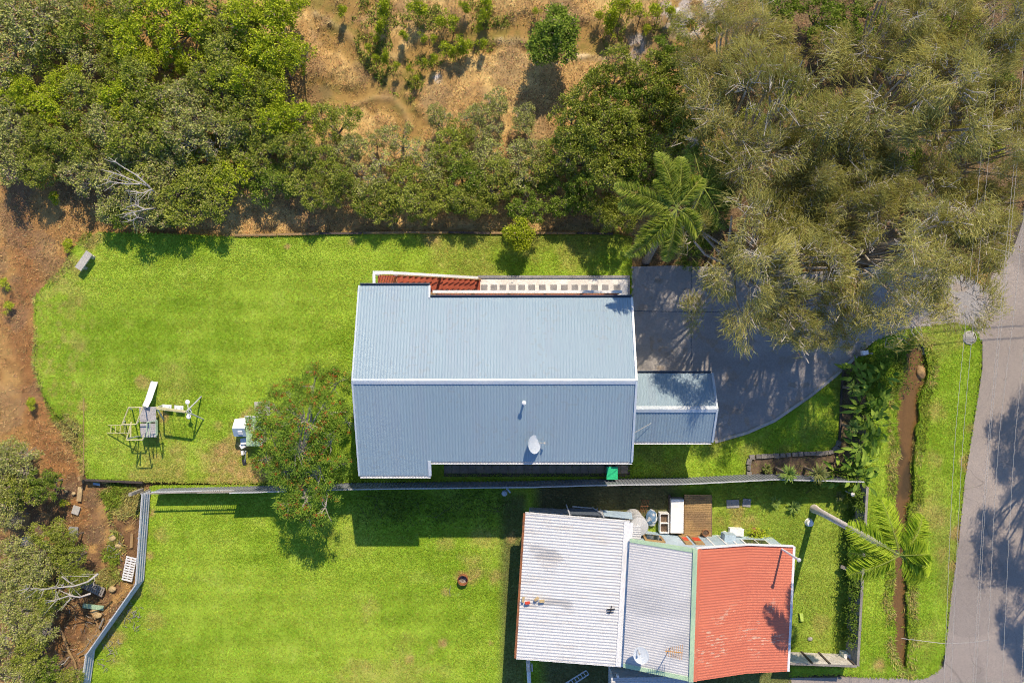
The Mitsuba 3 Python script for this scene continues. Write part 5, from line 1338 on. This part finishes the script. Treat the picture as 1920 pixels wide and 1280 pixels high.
# ---- bottlebrush with red flowers over the fence
def bottlebrush():
    key = thing('bottlebrush_tree', 'spreading tree with red brush flowers beside the house, hanging over the boundary fence', 'tree')
    r = np.random.default_rng(41)
    spec = [(570, 790, 4.0, 52), (520, 770, 3.4, 38), (610, 770, 3.6, 42), (585, 725, 3.4, 34), (540, 735, 3.2, 30), (510, 820, 3.2, 36), (560, 840, 3.6, 44), (620, 830, 3.4, 40), (630, 720, 3.0, 30), (600, 880, 3.0, 38), (540, 880, 2.9, 34), (650, 790, 3.0, 24), (500, 860, 2.7, 24), (575, 935, 2.9, 34), (545, 945, 2.7, 26), (610, 950, 2.8, 30), (580, 975, 2.5, 26), (485, 795, 2.8, 20), (592, 700, 3.0, 22), (640, 870, 2.9, 24)]
    lob = []
    for px, py, z, rp in spec:
        q = P(px, py, z)
        s = rp * (CAM_H - z) / FOC
        lob.append([q[0], q[1], z, s, s, s * .75])
    lob = np.array(lob)
    p, u = shell_points(r, lob, 1050, low=-.3)
    hole = meshkit.noise(p * 1.6, 9)
    p, u = p[hole > .25], u[hole > .25]
    per = 52
    n = len(p) * per
    c0 = np.repeat(p, per, 0) + r.normal(0, .11, (n, 3))
    d = np.repeat(u + unit(r, len(p)) * .5, per, 0) * .8 + unit(r, n) * .75
    v, f = leaf_quads(c0, d, np.array([0, 0, 1.0]) * .8 + unit(r, n) * .8, .13 * r.uniform(.6, 1.4, n), .030 * r.uniform(.7, 1.3, n))
    t = np.clip(np.repeat(r.random(len(p)), per) * .7 + r.random(n) * .4, 0, 1)
    col = lerp(np.array([.10, .205, .03]), np.array([.31, .46, .06]), t)
    part(key, 'crown', (v, f), 'm_leaf', color=np.repeat(col, 4, 0))
    fl = p[r.choice(len(p), 330, replace=False)]
    m = 26
    fc = np.repeat(fl, m, 0) + r.normal(0, .045, (len(fl) * m, 3)) + [0, 0, .06]
    fv, ff = leaf_quads(fc, unit(r, len(fc)), unit(r, len(fc)), np.full(len(fc), .075), np.full(len(fc), .028))
    fcol = np.repeat(lerp(np.array([.68, .09, .05]), np.array([.58, .26, .10]), r.random(len(fl))), m, 0) * r.uniform(.7, 1.3, (len(fc), 1))
    part(key, 'flowers', (fv, ff), 'm_blade', kind='stuff', label='red brush flowers', color=np.repeat(fcol, 4, 0))
    base = np.array([*P(575, 850)[:2], 0])
    ms, cs = [], []
    fork = base + [.05, .2, 1.0]
    ms.append(tube([base - [0, 0, .2], base + [.02, .1, .5], fork], [.17, .14, .12], 8, False))
    for l in lob:
        hub = l[:3] - [0, 0, .15]
        mid = fork + (hub - fork) * .5 + r.normal(0, .12, 3)
        ms.append(tube([fork, mid, hub], [.075, .05, .028], 5, False))
    for q in p[r.choice(len(p), 260, replace=False)]:
        hub = lob[np.argmin(((lob[:, :3] - q) ** 2).sum(1)), :3]
        ms.append(tube([hub, hub + (q - hub) * .5 + r.normal(0, .07, 3), q + (q - hub) * .12], [.03, .021, .010], 3, False))
    tm = join(ms)
    part(key, 'trunk', tm, 'm_bark', smooth=True, color=np.tile([.50, .46, .40], (len(tm[0]), 1)))


bottlebrush()


# ---- palms
def frond(base, az, L, rise, droop, r, width=.42, n=46, plum=.35, tint=((.075, .14, .018), (.17, .25, .035)), two=1, lw=.06):
    """One arching frond: a rachis with leaflets hanging from both sides."""
    t = np.linspace(0, 1, n)
    d = np.array([math.cos(az), math.sin(az), 0])
    side = np.array([-math.sin(az), math.cos(az), 0])
    curve = r.normal(0, .10)
    p = base + d * (L * t * (1 - .10 * t))[:, None] + side * (curve * L * t ** 2)[:, None] + np.array([0, 0, 1.0]) * (rise * L * t - droop * L * t ** 2)[:, None]
    rm = tube(p[::3], np.linspace(.03, .006, len(p[::3])), 5, False)
    tg = np.gradient(p, axis=0)
    tg /= np.linalg.norm(tg, axis=1, keepdims=True)
    vs, fs, at = [rm[0]], [rm[1]], len(rm[0])
    cols = [np.tile([.30, .36, .08], (len(rm[0]), 1))]
    for rep in range(two):
        for s in (-1, 1):
            m = t > .10
            k = m.sum()
            wl = width * np.sin(np.clip(t[m] * .92 + .08, 0, 1) * np.pi) ** .55 * r.uniform(.85, 1.12, k)
            dirs = side * s * .9 + tg[m] * r.uniform(.45, .75, k)[:, None] + np.array([0, 0, 1.0]) * r.normal(-.12, plum, k)[:, None]
            v, f = leaf_quads(p[m] + tg[m] * r.normal(0, .01, k)[:, None], dirs, np.array([0, 0, 1.0]) + r.normal(0, .35, (k, 3)) + side * s * .2, wl, np.full(k, lw))
            v = v.reshape(-1, 4, 3)
            v[:, 2, 2] -= wl * .18
            vs.append(v.reshape(-1, 3))
            fs.append(f + at)
            at += 4 * k
            cols.append(np.repeat(lerp(np.array(tint[0]), np.array(tint[1]), r.random(k)), 4, 0))
    return (np.vstack(vs), np.vstack(fs)), np.vstack(cols)


def palm(label, foot, crown, fr_, seed, trunk_r, tint, width=.42, plum=.35, bulge=1.6, two=1, n=46, tcol=(.54, .51, .48)):
    r = np.random.default_rng(seed)
    key = thing('palm_tree', label, 'palm')
    foot, crown = np.asarray(foot, float), np.asarray(crown, float)
    ts = np.array([-.03, 0, .04, .1, .2, .4, .6, .8, .96, 1.0])
    rad = trunk_r * np.array([bulge, bulge, bulge * .86, 1.12, 1.0, .95, .9, .85, .8, .6])
    m = tube(foot + (crown - foot) * ts[:, None] - [0, 0, .15], rad, 14)
    part(key, 'trunk', m, 'm_bark', smooth=50, color=np.tile(tcol, (len(m[0]), 1)) * (1 + .12 * np.sin(np.arange(len(m[0])) * 1.7))[:, None])
    part(key, 'crownshaft', tube([crown - (crown - foot) / np.linalg.norm(crown - foot) * .8, crown], [trunk_r * .9, trunk_r * .55], 10), 'm_mint')
    for az, L, rise, droop in fr_:
        fm, fc = frond(crown + [0, 0, .05], math.radians(az), L, rise, droop, r, width, n, plum, tint, two, .065 if plum < .3 else .028)
        part(key, 'frond', fm, 'm_leaf', color=fc)
    return key


palm('tall palm with a pale trunk and spreading fronds over the front fence', P(1526, 953), P(1686, 1040, 8.9), [(110, 2.5, .35, .45), (58, 2.0, .6, .75), (152, 2.6, .35, .35), (205, 2.2, .2, .5), (186, 1.9, .15, .5), (-25, 1.9, .3, .7), (-48, 2.0, .1, .5), (20, 1.0, 1.2, .8)], 51, .15, ((.24, .38, .025), (.50, .62, .07)), width=.66, plum=.16, n=80)
palm('plumed palm with shaggy green fronds at the left edge of the tall trees', P(1213, 488), P(1268, 392, 8.4), [(163, 2.9, .30, .40), (173, 2.5, .20, .40), (102, 2.6, .45, .45), (84, 2.3, .5, .5), (238, 2.8, .22, .55), (221, 2.2, .2, .6), (264, 2.2, .1, .65), (118, 1.6, .7, .7), (55, 1.9, .5, .7), (330, 1.5, .3, .7)], 52, .16, ((.27, .38, .05), (.68, .72, .20)), width=.54, plum=.6, bulge=1.3, two=4, n=64, tcol=(.24, .21, .18))
palm('darker palm half hidden by the she-oaks behind the plumed palm', P(1290, 420), P(1318, 352, 7.0), [(75, 2.6, .5, .5), (60, 2.4, .4, .5), (110, 2.2, .4, .6), (300, 2.2, .2, .6), (250, 2.2, .2, .6), (350, 2.0, .3, .6)], 53, .14, ((.15, .27, .06), (.38, .50, .15)), width=.6, plum=.5, bulge=1.2, two=2, n=48, tcol=(.22, .2, .17))


# ---- spiky and broad leaved garden plants
def spiky(label, px, py, z, R, n, seed, tint, group=None):
    r = np.random.default_rng(seed)
    key = thing('yucca', label, 'yucca', group)
    c = P(px, py, z)
    vs, fs, cs, at = [], [], [], 0
    for i_ in range(n):
        a, e = r.uniform(0, 2 * np.pi), r.uniform(.05, 1.25)
        L = R * r.uniform(.75, 1.15)
        d = np.array([math.cos(a) * math.cos(e), math.sin(a) * math.cos(e), math.sin(e)])
        s = np.array([-math.sin(a), math.cos(a), 0]) * .028
        p0, p1, p2 = c, c + d * L * .55, c + d * L - [0, 0, .18 * L]
        vs.append(np.array([p0 - s * .6, p0 + s * .6, p1 - s, p1 + s, p2]))
        fs.append(np.array([[0, 1, 3], [0, 3, 2], [2, 3, 4]]) + at)
        at += 5
        cs.append(np.tile(lerp(np.array(tint[0]), np.array(tint[1]), np.array(r.random())), (5, 1)))
    part(key, 'rosette', (np.vstack(vs), np.vstack(fs)), 'm_leaf', color=np.vstack(cs))
    tm = tube([(c[0], c[1], -.1), (c[0] + .02, c[1], z * .5), c], [.08, .065, .055], 8)
    part(key, 'trunk', tm, 'm_bark', smooth=50, color=np.tile([.26, .21, .16], (len(tm[0]), 1)))


def paddle_plant(label, px, py, n, H, seed, spread=.55, leaf=(.54, .18)):
    r = np.random.default_rng(seed)
    key = thing('broad_leaf_plant', label, 'plant')
    n += 5
    b = P(px, py, 0)
    for i_ in range(n):
        a = r.uniform(0, 2 * np.pi)
        rad, top = spread * r.uniform(.3, 1.1), H * r.uniform(.5, 1.0)
        root = b + [r.normal(0, .07), r.normal(0, .07), 0]
        tip = b + [rad * math.cos(a), rad * math.sin(a), top]
        d = np.array([math.cos(a), math.sin(a), r.uniform(-.35, .45)])
        d /= np.linalg.norm(d)
        s = np.array([-math.sin(a), math.cos(a), r.normal(0, .25)])
        L, W = leaf[0] * r.uniform(.7, 1.25), leaf[1] * r.uniform(.75, 1.2)
        pts, w = [], [0, .75, 1.0, .85, .45, 0]
        for k_, t in enumerate(np.linspace(0, 1, 6)):
            m = tip + d * L * t - np.array([0, 0, .35 * L * t * t])
            pts += [m - s * W / 2 * w[k_] + [0, 0, .05 * w[k_]], m, m + s * W / 2 * w[k_] + [0, 0, .05 * w[k_]]]
        f = []
        for k_ in range(5):
            for q_ in (0, 1):
                o = k_ * 3 + q_
                f += [[o, o + 1, o + 4], [o, o + 4, o + 3]]
        st_ = tube([root, root * .45 + tip * .55 + [0, 0, .12], tip], [.022, .018, .014], 4, False)
        v, f = join([(np.array(pts), np.array(f)), st_])
        tone = np.array([.08, .17, .025]) * (1 - (q0_ := r.random())) + np.array([.30, .43, .07]) * q0_
        part(key, 'leaf', (v, f), 'm_leaf', smooth=True, color=np.tile(tone, (len(v), 1)))


BED = Polygon(G([(1578, 690), (1600, 672), (1622, 690), (1625, 780), (1618, 860), (1612, 905), (1565, 900), (1570, 850), (1574, 780)]))
struct('garden_bed', plate(BED, .05, .3), 'm_mulch', 'dark mulched garden bed with broad leaved plants between front lawn and verge')
part('garden_bed', 'edging', join([beam(np.r_[a, .08], np.r_[b, .08], .08, .16) for a, b in zip(G([(1580, 690), (1576, 740), (1574, 800), (1571, 845)]), G([(1576, 740), (1574, 800), (1571, 845), (1562, 868)]))]), 'm_timber_dark')
BED2 = Polygon(G([(1404, 858), (1412, 853), (1450, 853), (1500, 850), (1560, 846), (1580, 850), (1590, 905), (1402, 893)]))
struct('mulch_bed', plate(BED2, .055, .3), 'm_mulch', 'mulched bed with stone edging above the boundary fence')
es = np.random.default_rng(8)
eb = LineString(G([(1403, 892), (1403, 864), (1408, 856), (1420, 855), (1460, 853), (1500, 850), (1540, 849), (1558, 846), (1568, 838), (1572, 826)]))
for t in np.linspace(.02, .98, 19):
    q = eb.interpolate(t, normalized=True)
    q2 = eb.interpolate(min(t + .01, 1), normalized=True)
    az = math.degrees(math.atan2(q2.y - q.y, q2.x - q.x))
    v, f = box((0, 0, 0), (.27 * es.uniform(.85, 1.12), .20 * es.uniform(.85, 1.15), .2), rz=az)
    v = v * (1 + es.normal(0, .07, v.shape))
    part('mulch_bed', 'stone', (v + [q.x, q.y, .07], f), 'm_stone')
YT = ((.11, .21, .05), (.33, .45, .11))
for k_, (px, py, z, R, n, sd, lab) in enumerate(((1478, 888, 1.9, .55, 90, 1, 'dark spiky yucca in the mulched bed, left of the two over the boundary fence'), (1534, 887, 1.8, .60, 90, 2, 'bright spiky yucca in the mulched bed, right of the two over the boundary fence'), (1600, 728, 1.3, .42, 60, 3, 'spiky yucca in the garden bed, uppermost of three'), (1598, 800, 1.3, .42, 60, 4, 'spiky yucca in the garden bed, middle of three'), (1606, 843, 1.1, .36, 50, 6, 'spiky yucca in the garden bed, lowest of three'),
                                               (1452, 941, .2, .42, 50, 7, 'spiky plant in shade below the boundary fence, left of the two'), (1488, 950, .25, .42, 50, 8, 'spiky plant in shade below the boundary fence, right of the two'), (1438, 878, .3, .35, 50, 9, 'small pale spiky plant at the left end of the mulched bed'), (1574, 930, .3, .32, 60, 10, 'small yellowish spiky plant inside the top corner of the front fence'))):
    tint = YT if sd not in (9, 10, 2) else ((.12, .17, .04), (.30, .32, .12))
    spiky(lab, px, py, z, R, n, 500 + sd, tint)
for k_, (px, py, n, H, lab) in enumerate(((1640, 700, 9, 1.3, 'on the verge edge right of the letter box'), (1605, 760, 12, 1.6, 'in the middle of the bed, left side'), (1600, 835, 12, 1.5, 'in the lower half of the garden bed beside the edging'), (1620, 790, 11, 1.6, 'in the middle of the garden bed, right side'), (1598, 700, 13, 1.5, 'at the top of the garden bed below the letter box'), (1618, 722, 12, 1.7, 'second from the top of the garden bed'), (1632, 745, 10, 1.6, 'third from the top, reaching right over the verge'), (1620, 770, 12, 1.7, 'fourth from the top in the garden bed'), (1612, 815, 9, 1.5, 'fifth from the top in the garden bed'), (1612, 862, 11, 1.6, 'sixth from the top in the garden bed'), (1588, 872, 12, 1.7, 'at the corner where the two beds meet'), (1600, 888, 10, 1.5, 'at the lower end of the bed by the front fence'), (1562, 880, 10, 1.4, 'right of the bright yucca'))):
    paddle_plant(f'dark green broad leaved plant {lab}', px - 6, py + 2, n, H, 700 + k_)

# ---- creepers and weeds
def leafy_patch(key_name, label, cat, pts, n, leaf, seed, tint='v', spread=(.12, .12, .12)):
    r = np.random.default_rng(seed)
    pts = np.asarray(pts)
    c0 = pts[r.integers(0, len(pts), n)] + r.normal(0, 1, (n, 3)) * spread
    v, f = leaf_quads(c0, unit(r, n) + [0, 0, -.1], np.array([0, 0, 1.0]) * .9 + unit(r, n) * .8, leaf * r.uniform(.6, 1.4, n), leaf * .75 * r.uniform(.7, 1.3, n))
    a, b = (np.array(x) for x in TINT[tint])
    key = thing(key_name, label, cat)
    part(key, 'leaves', (v, f), 'm_leaf', kind='stuff', color=np.repeat(lerp(a, b, r.random(n)), 4, 0))
    ms = []
    for _ in range(24):
        q0_, q1_ = pts[r.integers(0, len(pts))], None
        d = np.linalg.norm(pts - q0_, axis=1)
        near = pts[np.argsort(d)[1:12]]
        q1_ = near[r.integers(0, len(near))]
        ms.append(tube([q0_, (q0_ + q1_) / 2 + r.normal(0, .04, 3), q1_], .009, 3, False))
    sm = join(ms)
    part(key, 'stems', sm, 'm_bark', kind='stuff', color=np.tile([.16, .12, .08], (len(sm[0]), 1)))


vr = np.random.default_rng(63)
for k_, (t0, t1, cnt, lab) in enumerate(((.03, .34, 3300, 'uppermost thick patch of creeper on the grey front fence'), (.36, .48, 900, 'second patch of creeper on the grey front fence, beside the palm crown'), (.50, .62, 1500, 'third patch of creeper on the grey front fence'), (.64, .92, 1500, 'lowest long patch of creeper on the grey front fence'))):
    base = [np.r_[lp(fa, fb, t) - [.10, 0], 0] + [-.12 * abs(vr.normal()), 0, zz] for t in np.linspace(t0, t1, 46) for zz in vr.uniform(.15, 1.4, 4) if meshkit.noise(np.array([t * 22, zz * 2.2, 0.]), 4) > .36 or zz > 1.2]
    leafy_patch('creeper', lab, 'creeper', base, cnt, .085, 80 + k_, spread=(.10, .08, .08))
vp = [P(x, y, .15) for x, y in zip(vr.normal(1500, 42, 60), vr.normal(905, 9, 60))]
leafy_patch('groundcover', 'dark leafy groundcover along the fence below the two yuccas', 'groundcover', vp, 1600, .09, 91, 'd', (.15, .12, .15))
vp = [P(x, y, .12) for x, y in zip(vr.uniform(1622, 1700, 90), vr.uniform(655, 735, 90))]
leafy_patch('verge_weeds', 'shaded green weeds on the verge right of the letter box', 'weeds', vp, 2600, .08, 92, 'v', (.25, .22, .08))
vp = [P(x, y, -.2) for x, y in zip(vr.normal(1736, 8, 40), vr.uniform(650, 800, 40))] + [P(x, y, -.25) for x, y in zip(vr.normal(1708, 6, 30), vr.uniform(1060, 1230, 30))]
leafy_patch('ditch_weeds', 'low dark weeds along the right bank of the ditch', 'weeds', vp, 1500, .09, 93, 'd', (.12, .3, .08))
vp = [P(x, y, .1) for x, y in zip(vr.uniform(660, 960, 90), vr.uniform(922, 975, 90))]
leafy_patch('shade_weeds', 'low weeds in the house shadow below the boundary fence', 'weeds', vp, 2600, .10, 94, 'v', (.35, .3, .06))
vp = [P(x, y, .3) for x, y in zip(vr.normal(1420, 9, 40), vr.normal(1002, 6, 40))]
leafy_patch('pot_plant', 'small bright green leafy plant beside the tree stump', 'plant', vp, 500, .08, 95, 'b', (.08, .06, .12))

for k_, d_ in labels.items():
    if len(d_.get('label', '').split()) > 16:
        print('LONG', k_, d_['label'], flush=True)
